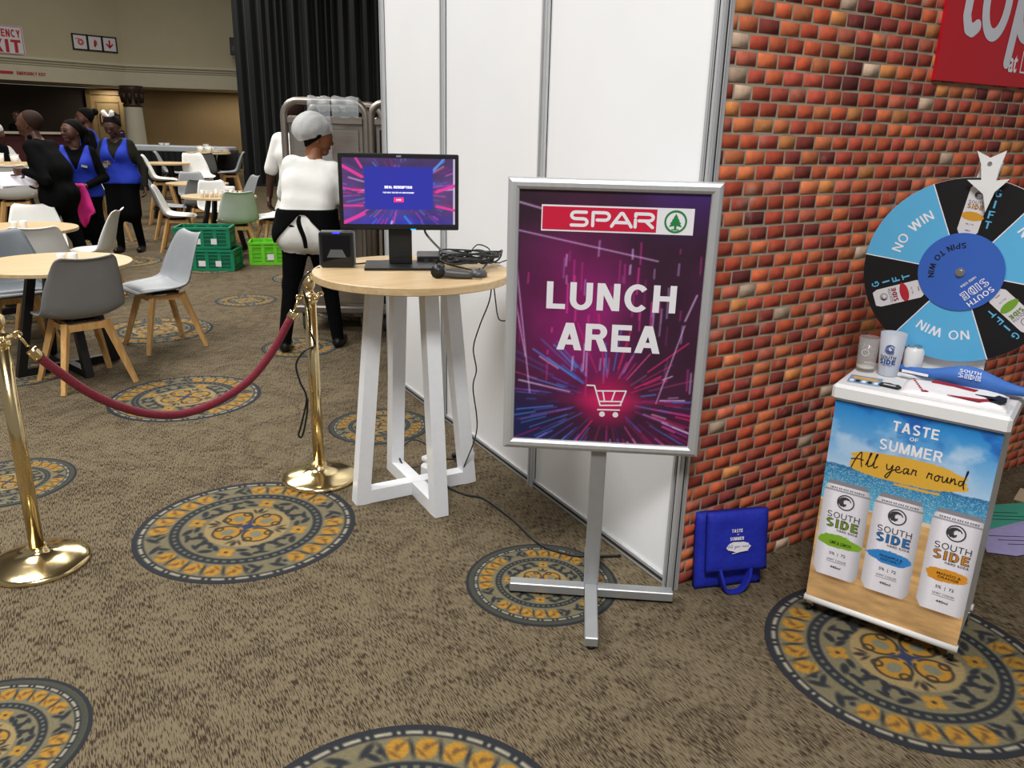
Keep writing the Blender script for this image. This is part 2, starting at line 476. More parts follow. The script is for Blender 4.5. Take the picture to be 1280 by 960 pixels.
def carpet_material():
    m = bpy.data.materials.new('patterned_brown_carpet'); m.use_nodes = True
    nt = m.node_tree; b = nt.nodes['Principled BSDF']; N = nt.nodes.new; L = nt.links.new
    tc = N('ShaderNodeTexCoord')
    # short dark dashes running along Y
    mp = N('ShaderNodeMapping'); mp.inputs['Scale'].default_value = (290, 34, 1); L(tc.outputs['Object'], mp.inputs['Vector'])
    dash = N('ShaderNodeTexNoise'); dash.inputs['Scale'].default_value = 1.0; dash.inputs['Detail'].default_value = 2.0
    dash.inputs['Roughness'].default_value = .45; L(mp.outputs['Vector'], dash.inputs['Vector'])
    # swirling bands where the dashes fade
    sw = N('ShaderNodeTexNoise'); sw.inputs['Scale'].default_value = 5.0; sw.inputs['Detail'].default_value = 2
    sw.inputs['Distortion'].default_value = 2.2; L(tc.outputs['Object'], sw.inputs['Vector'])
    swr = N('ShaderNodeMapRange'); swr.inputs['From Min'].default_value = .35; swr.inputs['From Max'].default_value = .65
    swr.inputs['To Min'].default_value = -.05; swr.inputs['To Max'].default_value = .05; L(sw.outputs['Fac'], swr.inputs['Value'])
    ad = N('ShaderNodeMath'); ad.operation = 'ADD'; L(dash.outputs['Fac'], ad.inputs[0]); L(swr.outputs['Result'], ad.inputs[1])
    ra = N('ShaderNodeValToRGB'); e = ra.color_ramp.elements
    e[0].position = .45; e[0].color = rgb(114, 102, 81)
    e[1].position = .60; e[1].color = rgb(56, 45, 34)
    x = ra.color_ramp.elements.new(.52); x.color = rgb(99, 88, 69)
    L(ad.outputs['Value'], ra.inputs['Fac'])
    # fibre speckle
    fi = N('ShaderNodeTexNoise'); fi.inputs['Scale'].default_value = 420; fi.inputs['Detail'].default_value = 1
    L(tc.outputs['Object'], fi.inputs['Vector'])
    fr = N('ShaderNodeMapRange'); fr.inputs['From Min'].default_value = .3; fr.inputs['From Max'].default_value = .7
    fr.inputs['To Min'].default_value = .8; fr.inputs['To Max'].default_value = 1.18; L(fi.outputs['Fac'], fr.inputs['Value'])
    vm = N('ShaderNodeVectorMath'); vm.operation = 'SCALE'; L(ra.outputs['Color'], vm.inputs[0]); L(fr.outputs['Result'], vm.inputs['Scale'])
    L(vm.outputs['Vector'], b.inputs['Base Color'])
    b.inputs['Roughness'].default_value = .95; b.inputs['Specular IOR Level'].default_value = .15
    bp = N('ShaderNodeBump'); bp.inputs['Strength'].default_value = .5; bp.inputs['Distance'].default_value = .004
    L(fi.outputs['Fac'], bp.inputs['Height']); L(bp.outputs['Normal'], b.inputs['Normal'])
    return m

# ------------------------------------------------------------------ floor
floor = MB().box((1.0, 12.5, -.05), (22, 34, .1)).build('floor', carpet_material())
structure(floor, 'brown patterned carpet with round floral medallions')

def smooth01(d, w): return np.clip(.5-d/w, 0, 1)
def medallion_colors(rr, th, small):
    """woven medallion: rr radius 0..1, th angle; returns sRGB"""
    navy = np.array([32, 35, 42.])/255; tan = np.array([122, 114, 86.])/255; gold = np.array([184, 134, 38.])/255
    light = np.array([168, 161, 140.])/255; pale = np.array([162, 140, 92.])/255; grey = np.array([126, 124, 104.])/255
    dark = np.array([48, 40, 34.])/255; blue = np.array([44, 52, 92.])/255; olive = np.array([66, 68, 56.])/255
    x, y = rr*np.cos(th), rr*np.sin(th)
    c = np.empty(rr.shape+(3,)); c[:] = tan
    w = .018
    def put(mask, col):
        nonlocal c
        c = c*(1-mask[..., None])+col*mask[..., None]
    def band(a, b): return smooth01(np.abs(rr-(a+b)/2)-(b-a)/2, w)
    def blob(px, py, rx, ry, ang=0):
        dx, dy = x-px, y-py; ca, sa = math.cos(ang), math.sin(ang)
        u, v = (dx*ca+dy*sa)/rx, (-dx*sa+dy*ca)/ry
        return smooth01((np.sqrt(u*u+v*v)-1)*min(rx, ry), w)
    def ring(px, py, r, t, a0=None, a1=None):
        dx, dy = x-px, y-py
        m = smooth01(np.abs(np.hypot(dx, dy)-r)-t/2, w)
        if a0 is not None:
            an = (np.arctan2(dy, dx)-a0) % (2*PI); m = m*(an < (a1-a0) % (2*PI))
        return m
    def polar(r, a): return r*math.cos(a), r*math.sin(a)
    put(band(.955, 1.2), navy)
    if small: put(band(.88, .955), olive)
    put(band(.84 if small else .90, .90 if small else .965), navy)
    # dashes in the rim
    n = 30
    ph = (th/(2*PI)*n) % 1
    lo, hi = (.855, .885) if small else (.918, .948)
    dashm = band(lo, hi)*(((ph > .08) & (ph < .60)) | ((ph > .74) & (ph < .90)))
    put(dashm, light)
    # flower band: clusters of gold blossoms between navy leaf groups
    nf = 28; umber = np.array([112, 78, 36])/255
    for k in range(nf):
        a = 2*PI*(k+.5)/nf; rm = .74 if small else .797
        if k % 7 in (0, 6):
            s = 1 if k % 7 == 0 else -1
            put(blob(*polar(rm+.03, a), .075, .026, a+s*.8), navy); put(blob(*polar(rm-.035, a+s*.03), .06, .022, a-s*.7), navy)
            put(blob(*polar(rm, a+s*.09), .024, .020, a), navy)
        else:
            put(blob(*polar(rm, a), .088, .072, a), gold)
            put(blob(*polar(rm-.040, a+.03), .040, .010, a+.8), umber); put(blob(*polar(rm+.036, a-.04), .044, .010, a-.8), umber)
            put(blob(*polar(rm+.01, a), .030, .016, a), umber)
            put(blob(*polar(rm, a+.112), .070, .014, a+.35), navy)
    ri, ro = (.53, .61) if small else (.60, .69)
    put(band(ri, ro), navy)
    ph2 = (th/(2*PI)*56) % 1
    put(band((ri+ro)/2-.014, (ri+ro)/2+.014)*((ph2 > .25) & (ph2 < .75)), np.array([104, 108, 92])/255)
    sc = ri/.60
    # scrolls and blossoms between ring and centre
    for k in range(4):
        a = PI/4+k*PI/2+.2
        for s in (-1, 1):
            q = a+s*.52
            p = polar(.475*sc, q)
            put(ring(*p, .058*sc, .040, q+(-.5 if s > 0 else PI-1.5), q+(-.5 if s > 0 else PI-1.5)+4.2), navy)
            put(blob(*polar(.53*sc, q-s*.16), .062*sc, .030, q+s*.8), navy); put(blob(*polar(.54*sc, q+s*.10), .05*sc, .018, q+1.3), navy)
            put(blob(*polar(.43*sc, q+s*.15), .058*sc, .026, q-s*.6), navy)
            put(blob(*polar(.45*sc, a+s*.27), .055*sc, .024, q+1.2), navy)
        for j in range(4):
            d = polar(.035*sc, a+PI/4+j*PI/2); p = polar(.49*sc, a)
            put(blob(p[0]+d[0]*1.2, p[1]+d[1]*1.2, .042*sc, .034*sc, a+PI/4+j*PI/2), gold)
        put(blob(*polar(.49*sc, a), .016, .016), dark)
    # centre
    put(smooth01(rr-.385*sc, w), pale)
    for k in range(4):
        a = k*PI/2+.2
        p = polar(.20*sc, a)
        put(blob(*p, .135*sc, .135*sc), dark)
        put(blob(*p, .115*sc, .115*sc), gold)
        for s in (-1, 1):
            e_ = polar(.255*sc, a+s*.42); put(ring(*e_, .035*sc, .018), dark)
        put(blob(*polar(.19*sc, a), .065*sc, .05*sc, a), grey)
        b_ = a+PI/4
        put(blob(*polar(.33*sc, b_), .045*sc, .022*sc, b_), dark)
        for s in (-1, 1): put(blob(*polar(.31*sc, b_+s*.14), .04*sc, .012, b_+s*.6), dark)
    for k in range(8):
        a = k*PI/4+.2
        put(blob(*polar(.06*sc, a), .06*sc, .018*sc, a), blue if k % 2 else gold)
    put(blob(0, 0, .05*sc, .05*sc), blue)
    g = np.random.RandomState(4).rand(*rr.shape)
    return np.clip(c*(.80+.12*g[..., None]), 0, 1)

def medallion_mesh(name, small, parent):
    nr, ns = 112, 330
    r = np.concatenate([[0.0], np.linspace(1/nr, 1, nr)]); t = np.arange(ns)*2*PI/ns
    RR, TT = np.meshgrid(r, t, indexing='ij')
    col = medallion_colors(RR, TT, small)
    co = np.stack([RR*np.cos(TT), RR*np.sin(TT), 0*RR], -1).reshape(-1, 3)
    # turned-down rim so that the woven disc has an edge
    rim = np.stack([np.cos(t), np.sin(t), 0*t-1], -1); co = np.concatenate([co, rim])
    i = np.arange((nr+1)*ns).reshape(nr+1, ns)
    ii = np.concatenate([i, ((nr+1)*ns+np.arange(ns))[None]])
    q = np.stack([ii[:-1], ii[1:], np.roll(ii[1:], -1, 1), np.roll(ii[:-1], -1, 1)], -1).reshape(-1, 4)
    colf = np.concatenate([col.reshape(-1, 3), col[-1]])
    return color_mesh(name, co, q, lin(colf), MED, parent)
MED = print_mat('woven_medallion', .95, 0, .16, .5)
MED_TH = .0018
LARGE_AT = [(-1.27, 1.16), (-1.26, 3.01), (-1.24, 4.86), (-1.24, 6.7), (-1.22, 8.55), (-1.2, 10.4), (-1.29, -.62), (.415, -.67), (.51, 3.02), (.51, 4.88), (.55, 6.7), (.55, 8.55), (.55, 10.4)]
SMALL_AT = [(-2.16, .23), (-2.15, 2.08), (-2.14, 3.93), (-2.14, 5.8), (-.40, .247), (-.376, 2.045), (-.34, 3.87), (-.354, 5.75), (-.36, 7.62), (-.36, 9.48)]
for lst, rad, small in ((LARGE_AT, .437, False), (SMALL_AT, .28, True)):
    first = None
    for (x, y) in lst:
        if first is None: first = o = medallion_mesh('medallion', small, floor)
        else:
            o = first.copy(); COL.objects.link(o); o.parent = floor
        o.location = (x, y, MED_TH); o.scale = (rad, rad, MED_TH*.9); o.rotation_euler = (0, 0, .0)

# ------------------------------------------------------------------ white exhibition partition along +Y
PH = 2.5
part = bpy.data.objects.new('wall_partition', None); COL.objects.link(part)
structure(part, 'white exhibition panels held in grooved aluminium posts')
POST_Y = [0.0, .99, 1.98, 2.836]
def post_mesh():
    b = MB()
    # eight-sided system post with four open grooves
    for k in range(4):
        a = k*PI/2
        for s in (-1, 1):
            M = Matrix.Rotation(a, 4, 'Z')
            b.box(M @ Vector((.0185, s*.0125, PH/2)), (.009, .011, PH), 0, M)
        M = Matrix.Rotation(a+PI/4, 4, 'Z')
        b.box(M @ Vector((.0195, 0, PH/2)), (.008, .016, PH), 0, M)
    b.box((0, 0, PH/2), (.030, .030, PH), 1)
    return b
for k, y in enumerate(POST_Y):
    if k == 0: p0 = o = post_mesh().build('post', [ALU, ALU_DARK], part)
    else: o = p0.copy(); COL.objects.link(o); o.parent = part
    o.location = (0, y, 0)
for a, b in zip(POST_Y, POST_Y[1:]):
    c, l = (a+b)/2, b-a-.046
    MB().box((0, c, PH/2), (.006, l, PH-.06)).build('panel', WHITE_PANEL, part)
    MB().box((0, c, .022), (.026, l, .040), 0, None, .002).box((-.0135, c, .022), (.002, l, .012), 1).build('bottom_rail', [ALU, ALU_DARK], part)
    MB().box((0, c, PH-.022), (.026, l, .040), 0, None, .002).box((-.0135, c, PH-.022), (.002, l, .012), 1).build('top_rail', [ALU, ALU_DARK], part)

# ------------------------------------------------------------------ brick-clad wall along +X
BANG = R(2.075)
wallb = bpy.data.objects.new('wall_right', None); COL.objects.link(wallb)
wallb.location = (0.024, -.002, 0); wallb.rotation_euler = (0, 0, BANG)
structure(wallb, 'red brick faced exhibition wall with grey mortar joints')
MORTAR = mat('grey_mortar', (156, 144, 126), .9, 0, .28, 14, .3)
MB().box((1.5, .0255, PH/2), (3.0, .05, PH)).build('mortar_backing', MORTAR, wallb)

def brick_material():
    m = bpy.data.materials.new('weathered_red_brick'); m.use_nodes = True
    nt = m.node_tree; b = nt.nodes['Principled BSDF']; N = nt.nodes.new; L = nt.links.new
    at_ = N('ShaderNodeAttribute'); at_.attribute_name = 'print'
    tc = N('ShaderNodeTexCoord')
    n1 = N('ShaderNodeTexNoise'); n1.inputs['Scale'].default_value = 26; n1.inputs['Detail'].default_value = 5; L(tc.outputs['Object'], n1.inputs['Vector'])
    mr = N('ShaderNodeMapRange'); mr.inputs['From Min'].default_value = .3; mr.inputs['From Max'].default_value = .7
    mr.inputs['To Min'].default_value = .80; mr.inputs['To Max'].default_value = 1.22; L(n1.outputs['Fac'], mr.inputs['Value'])
    vm = N('ShaderNodeVectorMath'); vm.operation = 'SCALE'; L(at_.outputs['Color'], vm.inputs[0]); L(mr.outputs['Result'], vm.inputs['Scale'])
    n2 = N('ShaderNodeTexNoise'); n2.inputs['Scale'].default_value = 9; n2.inputs['Detail'].default_value = 6; L(tc.outputs['Object'], n2.inputs['Vector'])
    r2 = N('ShaderNodeMapRange'); r2.inputs['From Min'].default_value = .60; r2.inputs['From Max'].default_value = .78
    r2.inputs['To Max'].default_value = .5; L(n2.outputs['Fac'], r2.inputs['Value'])
    mx = N('ShaderNodeMixRGB'); mx.inputs['Color2'].default_value = rgb(196, 168, 150); L(r2.outputs['Result'], mx.inputs['Fac']); L(vm.outputs['Vector'], mx.inputs['Color1'])
    L(mx.outputs['Color'], b.inputs['Base Color'])
    b.inputs['Roughness'].default_value = .85
    bp = N('ShaderNodeBump'); bp.inputs['Strength'].default_value = .35; bp.inputs['Distance'].default_value = .004
    L(n1.outputs['Fac'], bp.inputs['Height']); L(bp.outputs['Normal'], b.inputs['Normal'])
    return m
BRICK = brick_material()
rng = random.Random(11)
BP, BH = .0862, .0483
PAL = [(186, 84, 54), (196, 94, 58), (170, 70, 48), (204, 106, 66), (160, 66, 52), (182, 80, 62), (206, 116, 72), (140, 58, 48), (198, 104, 80), (190, 86, 52), (178, 74, 48), (200, 98, 62)]
bricks = []
def project(v):
    d = Vector(v)-CAM_LOC
    z = d.dot(_fw); return 640+CAM_F*d.dot(_r)/z, 480-CAM_F*d.dot(_u)/z, z
Mw = Matrix.Translation(wallb.location) @ Matrix.Rotation(BANG, 4, 'Z')
for row in range(52):
    z0 = row*BH
    x = .004-(row % 2)*BP*.5-rng.random()*.012
    while x < 2.98:
        ln = BP*(1+rng.uniform(-.10, .12))
        a, b = max(x+.0040, .004), min(x+ln-.0040, 2.99)
        if b-a > .014:
            top = (z0/2.5)
            pal = rng.choice(PAL)
            if rng.random() < .07*top: pal = (206, 132, 74)
            if rng.random() < .02: pal = (200, 172, 148)
            if rng.random() < .06*top: pal = (112, 44, 42)
            v = rng.uniform(.85, 1.12)
            bricks.append((a, b, z0+.0044+rng.uniform(-.0012, .0012), z0+BH-.0030+rng.uniform(-.0012, .0012), tuple(min(255, c*v) for c in pal)))
        x += ln
def brick_geo(a, b, z0, z1, dz=.0022):
    j = lambda s=.0012: rng.uniform(-s, s)
    f = [(a+j(), 0, z0+j()), (b+j(), 0, z0+j()), (b+j(), 0, z1+j()), (a+j(), 0, z1+j())]
    e = .0016
    cx, cz = (a+b)/2, (z0+z1)/2
    front = [(x+(e if x < cx else -e), -dz-j(.0008), z+(e if z < cz else -e)) for x, _, z in f]
    base = [(x, .006, z) for x, _, z in f]
    vs_ = base+front
    fs_ = [(4, 5, 6, 7), (0, 1, 5, 4), (1, 2, 6, 5), (2, 3, 7, 6), (3, 0, 4, 7)]
    return vs_, fs_
scored = []
for i, (a, b, z0, z1, c) in enumerate(bricks):
    px, py, d = project(Mw @ Vector(((a+b)/2, 0, (z0+z1)/2)))
    vis = 0 <= px <= 1280 and -2 <= py <= 958 and not (px < 905-max(0, py-225)*.1 and 222 < py < 575)
    vis = vis and not (1010-(py-500)*.13 < px < 1262 and 480 < py < 830) and not (px > 1160 and py < 105)
    vis = vis and (px-1203)**2+(py-338)**2 > 118**2
    scored.append(((b-a)/(d*d) if vis else 0, i))
near = set(i for s, i in sorted(scored, reverse=True)[:300] if s > 0)
vs_all, fs_all, cs_all = [], [], []
for i, (a, b, z0, z1, c) in enumerate(bricks):
    vs_, fs_ = brick_geo(a, b, z0, z1)
    col = lin(np.array(c)/255.)
    if i in near:
        color_mesh('brick', np.array(vs_), np.array(fs_), np.tile(col, (8, 1)), BRICK, wallb)
    else:
        k = len(vs_all); vs_all += vs_; fs_all += [tuple(q+k for q in f) for f in fs_]; cs_all += [col]*8
o = color_mesh('brick_courses', np.array(vs_all), np.array(fs_all), np.array(cs_all), BRICK, wallb)
o['kind'] = 'stuff'

# ------------------------------------------------------------------ far hall: cream wall, deep beam, recess, column, door
WP = [Vector((-11.0, 22.1, 0)), Vector((.45, 26.41, 0)), Vector((9.0, 24.5, 0))]
def wall_run(b, pts, z0, z1, th, off=0.0, mi=0):
    """vertical slab along the polyline; the face stands 'off' in front (towards the camera)"""
    ns = []
    for a, c in zip(pts, pts[1:]):
        t = (c-a).normalized(); ns.append(Vector((t.y, -t.x, 0)))
    nv = [ns[0]]+[(ns[i]+ns[i+1]).normalized() for i in range(len(ns)-1)]+[ns[-1]]
    F = [p+n*off for p, n in zip(pts, nv)]; Bk = [p+n*(off-th) for p, n in zip(pts, nv)]
    for i in range(len(pts)-1):
        vs_ = [F[i], F[i+1], Bk[i+1], Bk[i]]
        vs_ = [v+Vector((0, 0, z0)) for v in vs_]+[v+Vector((0, 0, z1)) for v in vs_]
        b.add(vs_, [(0, 3, 2, 1), (4, 5, 6, 7), (0, 1, 5, 4), (1, 2, 6, 5), (2, 3, 7, 6), (3, 0, 4, 7)], mi)
    return b
wb = wall_run(MB(), WP, 3.2, 8.5, .4).build('wall_back', CREAM)
structure(wb, 'cream upper wall of the hall above the deep beam')
tr = MB(); wall_run(tr, WP, 2.62, 3.18, 2.9, .02)
wall_run(tr, WP, 3.18, 3.25, .5, .20); wall_run(tr, WP, 3.11, 3.18, .4, .12); wall_run(tr, WP, 3.05, 3.11, .3, .06)
structure(tr.build('trim_1', TRIM), 'cream beam with moulded cornice')
BK = [Vector((-12.0, 25.0, 0)), Vector((-.55, 29.3, 0))]
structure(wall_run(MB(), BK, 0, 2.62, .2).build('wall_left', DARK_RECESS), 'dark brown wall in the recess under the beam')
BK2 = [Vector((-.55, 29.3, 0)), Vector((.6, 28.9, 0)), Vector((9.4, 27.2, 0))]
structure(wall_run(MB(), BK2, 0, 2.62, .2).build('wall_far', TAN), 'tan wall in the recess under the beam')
ba = R(-19.2)
door = bpy.data.objects.new('door_1', None); COL.objects.link(door); door.location = (.02, 29.02, 0); door.rotation_euler = (0, 0, ba)
structure(door, 'tan panelled door with moulded frame')
WOOD_TAN = mat('tan_painted_timber', (186, 158, 112), .55, 0, .06, 4)
WOOD_TAN2 = mat('tan_moulding_timber', (160, 132, 90), .55, 0, .06, 4)
MB().box((0, -.03, 1.2), (.98, .05, 2.4)).build('door_leaf', WOOD_TAN, door)
MB().box((-.56, -.05, 1.28), (.14, .10, 2.56)).box((.56, -.05, 1.28), (.14, .10, 2.56)).box((0, -.05, 2.49), (1.26, .10, .14)).build('door_frame', WOOD_TAN2, door)
for zc, hh in ((1.55, 1.3), (.45, .6)):
    MB().box((0, -.062, zc+hh/2), (.72, .02, .04)).box((0, -.062, zc-hh/2), (.72, .02, .04)).box((-.34, -.062, zc), (.04, .02, hh)).box((.34, -.062, zc), (.04, .02, hh)).build('door_moulding', WOOD_TAN2, door)
MB().cyl((.42, -.06, 1.05), (.42, -.12, 1.05), .03).cyl((.42, -.12, 1.05), (.30, -.12, 1.05), .014).build('door_handle', ALU, door)
RED = mat('red_print', (186, 34, 44), .5, 0, .03, 10)
NAVY_SIGN = mat('purple_print', (70, 50, 110), .5)
s_ = thing('framed_notice', 'small framed red safety notice on the far tan door', 'sign', (.02+.01, 29.02-.085, 1.5), ba)
MB().box((0, 0, .16), (.62, .02, .32)).build('frame', BLACK_PLASTIC, s_)
MB().box((0, -.012, .16), (.54, .006, .24)).build('backing', mat('cream_card', (214, 190, 150), .6), s_)
for x in (-.13, .13):
    b = MB(); b.box((x, -.017, .16), (.2, .004, .2)); b.build('pictogram_square', RED, s_)
s2_ = thing('door_poster', 'narrow purple poster below the notice on the far door', 'poster', (.32, 28.83, .98), ba)
MB().box((0, 0, .17), (.16, .012, .34)).build('sheet', NAVY_SIGN, s2_)
MB().box((0, -.008, .26), (.10, .004, .03)).build('printed_band', WHITE_INK, s2_)

COLUMN = mat('cream_column_plaster', (206, 198, 176), .6, 0, .04, 3)
BRONZE = mat('dark_bronze_capital', (62, 44, 34), .5, .3, .2, 10)
col = bpy.data.objects.new('column', None); COL.objects.link(col); col.location = (.52, 25.85, 0)
structure(col, 'round cream column with dark bronze capital')
MB().lathe([(.36, 0), (.36, .10), (.33, .14), (.31, .2), (.30, .5), (.25, 1.98), (.25, 2.02)], 24).build('shaft', COLUMN, col)
cb = MB().lathe([(.26, 2.02), (.28, 2.04), (.28, 2.08), (.26, 2.10), (.27, 2.3), (.32, 2.5), (.33, 2.62)], 24)
for k in range(10):
    a = 2*PI*k/10
    cb.cyl((.26*math.cos(a), .26*math.sin(a), 2.14), (.31*math.cos(a), .31*math.sin(a), 2.42), .045, .06, 8)
    cb.cyl((.30*math.cos(a), .30*math.sin(a), 2.47), (.36*math.cos(a), .36*math.sin(a), 2.44), .04, .03, 8)
cb.build('capital', BRONZE, col)

# ceiling and outer walls of the hall, out of view
CEIL = mat('hall_ceiling', (150, 146, 138), .8, 0, .03, 2)
structure(MB().box((1, 12.5, 8.6), (22, 34, .1)).build('ceiling', CEIL), 'plain hall ceiling')
# ------------------------------------------------------------------ black stage curtain
CURT = mat('black_velvet_drape', (13, 17, 19), .6, 0, .15, 8, 0, sheen=.12)
def curtain():
    A = Vector((2.72, 21.15, 0)); B = Vector((8.6, 17.9, 0)); t = (B-A); Ln = t.length; t.normalize(); n = Vector((t.y, -t.x, 0))
    N = 420; rg = random.Random(3)
    ph = 0; vs_ = []; fs_ = []
    zs = [0.02, 1.5, 3.2, 5.0, 6.5]
    amp = [.10, .09, .085, .075, .06]
    off = []
    for i in range(N+1):
        ph += 2*PI/ (17+6*math.sin(i*.071)+3*math.sin(i*.23))
        off.append(math.sin(ph)+.35*math.sin(2.1*ph+1))
    for i in range(N+1):
        for z, a in zip(zs, amp):
            p = A+t*(Ln*i/N)+n*(off[i]*a); vs_.append((p.x, p.y, z))
    k = len(zs)
    for i in range(N):
        for j in range(k-1): fs_.append((i*k+j, (i+1)*k+j, (i+1)*k+j+1, i*k+j+1))
    b = MB(); b.add(vs_, fs_, 0, True)
    # back layer gives the cloth its thickness
    vb = [(v[0]-n.x*.01, v[1]-n.y*.01, v[2]) for v in vs_]
    b.add(vb, [f[::-1] for f in fs_], 0, True)
    return b
r_ = thing('stage_curtain', 'tall black pleated stage curtain hanging behind the steel carts', 'curtain')
curtain().build('drape', CURT, r_)
A = Vector((2.6, 21.2, 6.52)); B = Vector((8.7, 17.85, 6.52))
MB().cyl(A, B, .03).build('curtain_rail', BLACK_METAL, r_)
MB().bar((2.72, 21.15, .03), (8.6, 17.9, .03), .14, .05).build('bottom_hem', CURT, r_)
# ------------------------------------------------------------------ printed art helpers
def canvas(W, H, w, h):
    """pixel centre coordinates in metres, origin at the sheet centre, y up"""
    xs = np.linspace(-w/2, w/2, W); ys = np.linspace(h/2, -h/2, H)
    return np.meshgrid(xs, ys)
def over(img, mask, col):
    img[:] = img*(1-mask[..., None])+np.asarray(col, float)/255.*mask[..., None]
def seg_mask(X, Y, a, b, w, soft):
    ax, ay = a; bx, by = b
    dx, dy = bx-ax, by-ay; L2 = dx*dx+dy*dy+1e-12
    t = np.clip(((X-ax)*dx+(Y-ay)*dy)/L2, 0, 1)
    d = np.hypot(X-ax-t*dx, Y-ay-t*dy)
    return np.clip((w/2+soft-d)/soft, 0, 1)
def fbm(W, H, cells, seed, octs=4):
    rs = np.random.RandomState(seed); out = np.zeros((H, W)); amp = 1; tot = 0
    cx, cy = cells
    for o in range(octs):
        g = rs.rand(int(cy)+2, int(cx)+2)
        yy = np.linspace(0, cy, H); xx = np.linspace(0, cx, W)
        y0 = np.minimum(yy.astype(int), int(cy)); x0 = np.minimum(xx.astype(int), int(cx))
        fy = (yy-y0); fx = (xx-x0); fy = fy*fy*(3-2*fy); fx = fx*fx*(3-2*fx)
        a = g[np.ix_(y0, x0)]; b = g[np.ix_(y0, x0+1)]; c = g[np.ix_(y0+1, x0)]; d = g[np.ix_(y0+1, x0+1)]
        out += amp*((a*(1-fx)+b*fx)*(1-fy)[:, None]+(c*(1-fx)+d*fx)*fy[:, None]); tot += amp
        amp *= .5; cx *= 2; cy *= 2
    return out/tot

def neon_art(W, H, w, h, vp, seed, screen=False):
    """dark magenta light-trail artwork converging on vp"""
    X, Y = canvas(W, H, w, h); rs = np.random.RandomState(seed)
    u = X/w; v = Y/h
    img = np.zeros((H, W, 3))
    img[:] = np.array([58, 26, 52])/255.
    if screen: img[:] = np.array([74, 56, 110])/255.
    n = fbm(W, H, (4, 5), seed)
    if not screen:
        over(img, np.clip(1.25-np.hypot((u+.16)/.36, (v-.02)/.40), 0, 1)*.85, (150, 26, 112))
        over(img, np.clip((v-.28)*4, 0, 1)*np.clip((u+.05)*2.6, 0, 1)*.8, (62, 34, 120))
        over(img, np.clip((v-.3)*4, 0, 1)*np.clip(-u*2.2, 0, 1)*.75, (42, 24, 34))
        over(img, np.clip(-u*3.0-.35, 0, 1)*np.clip((-v-.24)*6, 0, 1), (30, 34, 92))
        over(img, np.clip(u*2.6-.2, 0, 1)*np.clip((-v-.28)*4, 0, 1)*.7, (92, 18, 66))
        over(img, np.clip(u*3-.7, 0, 1)*np.clip(.9-np.abs(v*2), 0, 1)*.7, (64, 26, 54))
    else:
        over(img, np.clip((-v-.25)*4, 0, 1), (46, 52, 170))
        over(img, np.clip(np.abs(u)*2.6-.5, 0, 1)*.6, (104, 60, 122))
    img *= (.75+.5*n)[..., None]
    pal = [(226, 40, 120), (250, 90, 160), (80, 90, 200), (70, 140, 230), (170, 60, 190), (235, 200, 240), (200, 30, 100)]
    sx = w/W
    for k in range(190 if not screen else 120):
        a = rs.rand()*2*PI
        d = np.array([math.cos(a), math.sin(a)*(h/w if screen else 1.0)])
        r0 = rs.uniform(.18, .55)*max(w, h)*(.9 if screen else .55); ln = rs.uniform(.03, .22)*max(w, h)
        p = np.array(vp)+d*r0; q = p+d*ln
        if not screen and p[1] > -h*.17 and p[1] < h*.30: continue
        blue = (p[0] < -.05*w and p[1] < 0 and not screen) or (p[0] > 0 and p[1] > h*.28)
        c = pal[rs.randint(2, 4)] if blue and rs.rand() < .7 else pal[rs.randint(0, 7)]
        over(img, seg_mask(X, Y, p, q, sx*rs.uniform(.0, .7 if not screen else 1.4), sx*1.2)*rs.uniform(.2, .85), c)
    if not screen:
        for k in range(60):   # falling vertical trails in the middle
            x = rs.uniform(-.5, .5)*w; y = rs.uniform(-.2, .32)*h; ln = rs.uniform(.01, .12)*h
            over(img, seg_mask(X, Y, (x, y), (x+rs.uniform(-.002, .002), y-ln), sx*rs.uniform(.1, .9), sx*1.3)*rs.uniform(.2, .8), (220, 60, 160) if rs.rand() < .7 else (205, 170, 230))
        for (a, b, ww) in (((-.5, .20), (-.41, -.30), 1.0), ((-.5, .06), (-.44, -.15), .8), ((.47, .12), (.42, .02), 2.4), ((.42, 0), (.30, -.32), .8), ((-.5, .345), (.25, .245), 1.2), ((-.5, .45), (-.36, .425), 2.5)):
            over(img, seg_mask(X, Y, (a[0]*w, a[1]*h), (b[0]*w, b[1]*h), sx*ww*.35, sx*1.1)*.7, (222, 180, 235))
        # the pink flare that is printed behind the trolley symbol
        over(img, np.clip(1.15-np.hypot((X-vp[0])/(.17*w), (Y-vp[1])/(.11*h)), 0, 1)**.8*.95, (214, 22, 96))
        over(img, np.clip(1-np.hypot((X-vp[0])/(.34*w), (Y-vp[1])/(.05*h)), 0, 1)*.6, (226, 40, 110))
    return np.clip(img, 0, 1)

PRINT = print_mat('poster_print', .42)
SCREEN_PRINT = print_mat('lit_screen', .25, .9, .0)
GREEN = mat('green_ink', (30, 132, 62), .5, 0, .02, 10)

# ------------------------------------------------------------------ lunch area sign on a stand
sg = thing('sign_stand', 'aluminium floor stand holding the framed magenta LUNCH AREA poster', 'sign', (-.292, .088, 0), math.atan2(-.559, .829))
FW, FH, FB, FZ = .652, .89, .036, .562      # frame width, height, bar width, bottom
zc = FZ+FH/2
def mitre(ax):
    """one mitred frame bar with a rounded face"""
    b = MB(); prof = [(0, .004), (.004, -.003), (.014, -.009), (.026, -.009), (.034, -.004), (FB, .0)]
    half = (FW if ax == 'h' else FH)/2
    vs_ = []
    for s in (-1, 1):
        for (i, y) in prof: vs_.append((s*(half-i), y-.012, i))
        vs_.append((s*(half-FB), .004, FB)); vs_.append((s*half, .004, 0))
    n = len(prof)+2
    fs_ = [(k, (k+1) % n, n+(k+1) % n, n+k) for k in range(n)]+[tuple(range(n))[::-1], tuple(range(n, 2*n))]
    return vs_, fs_
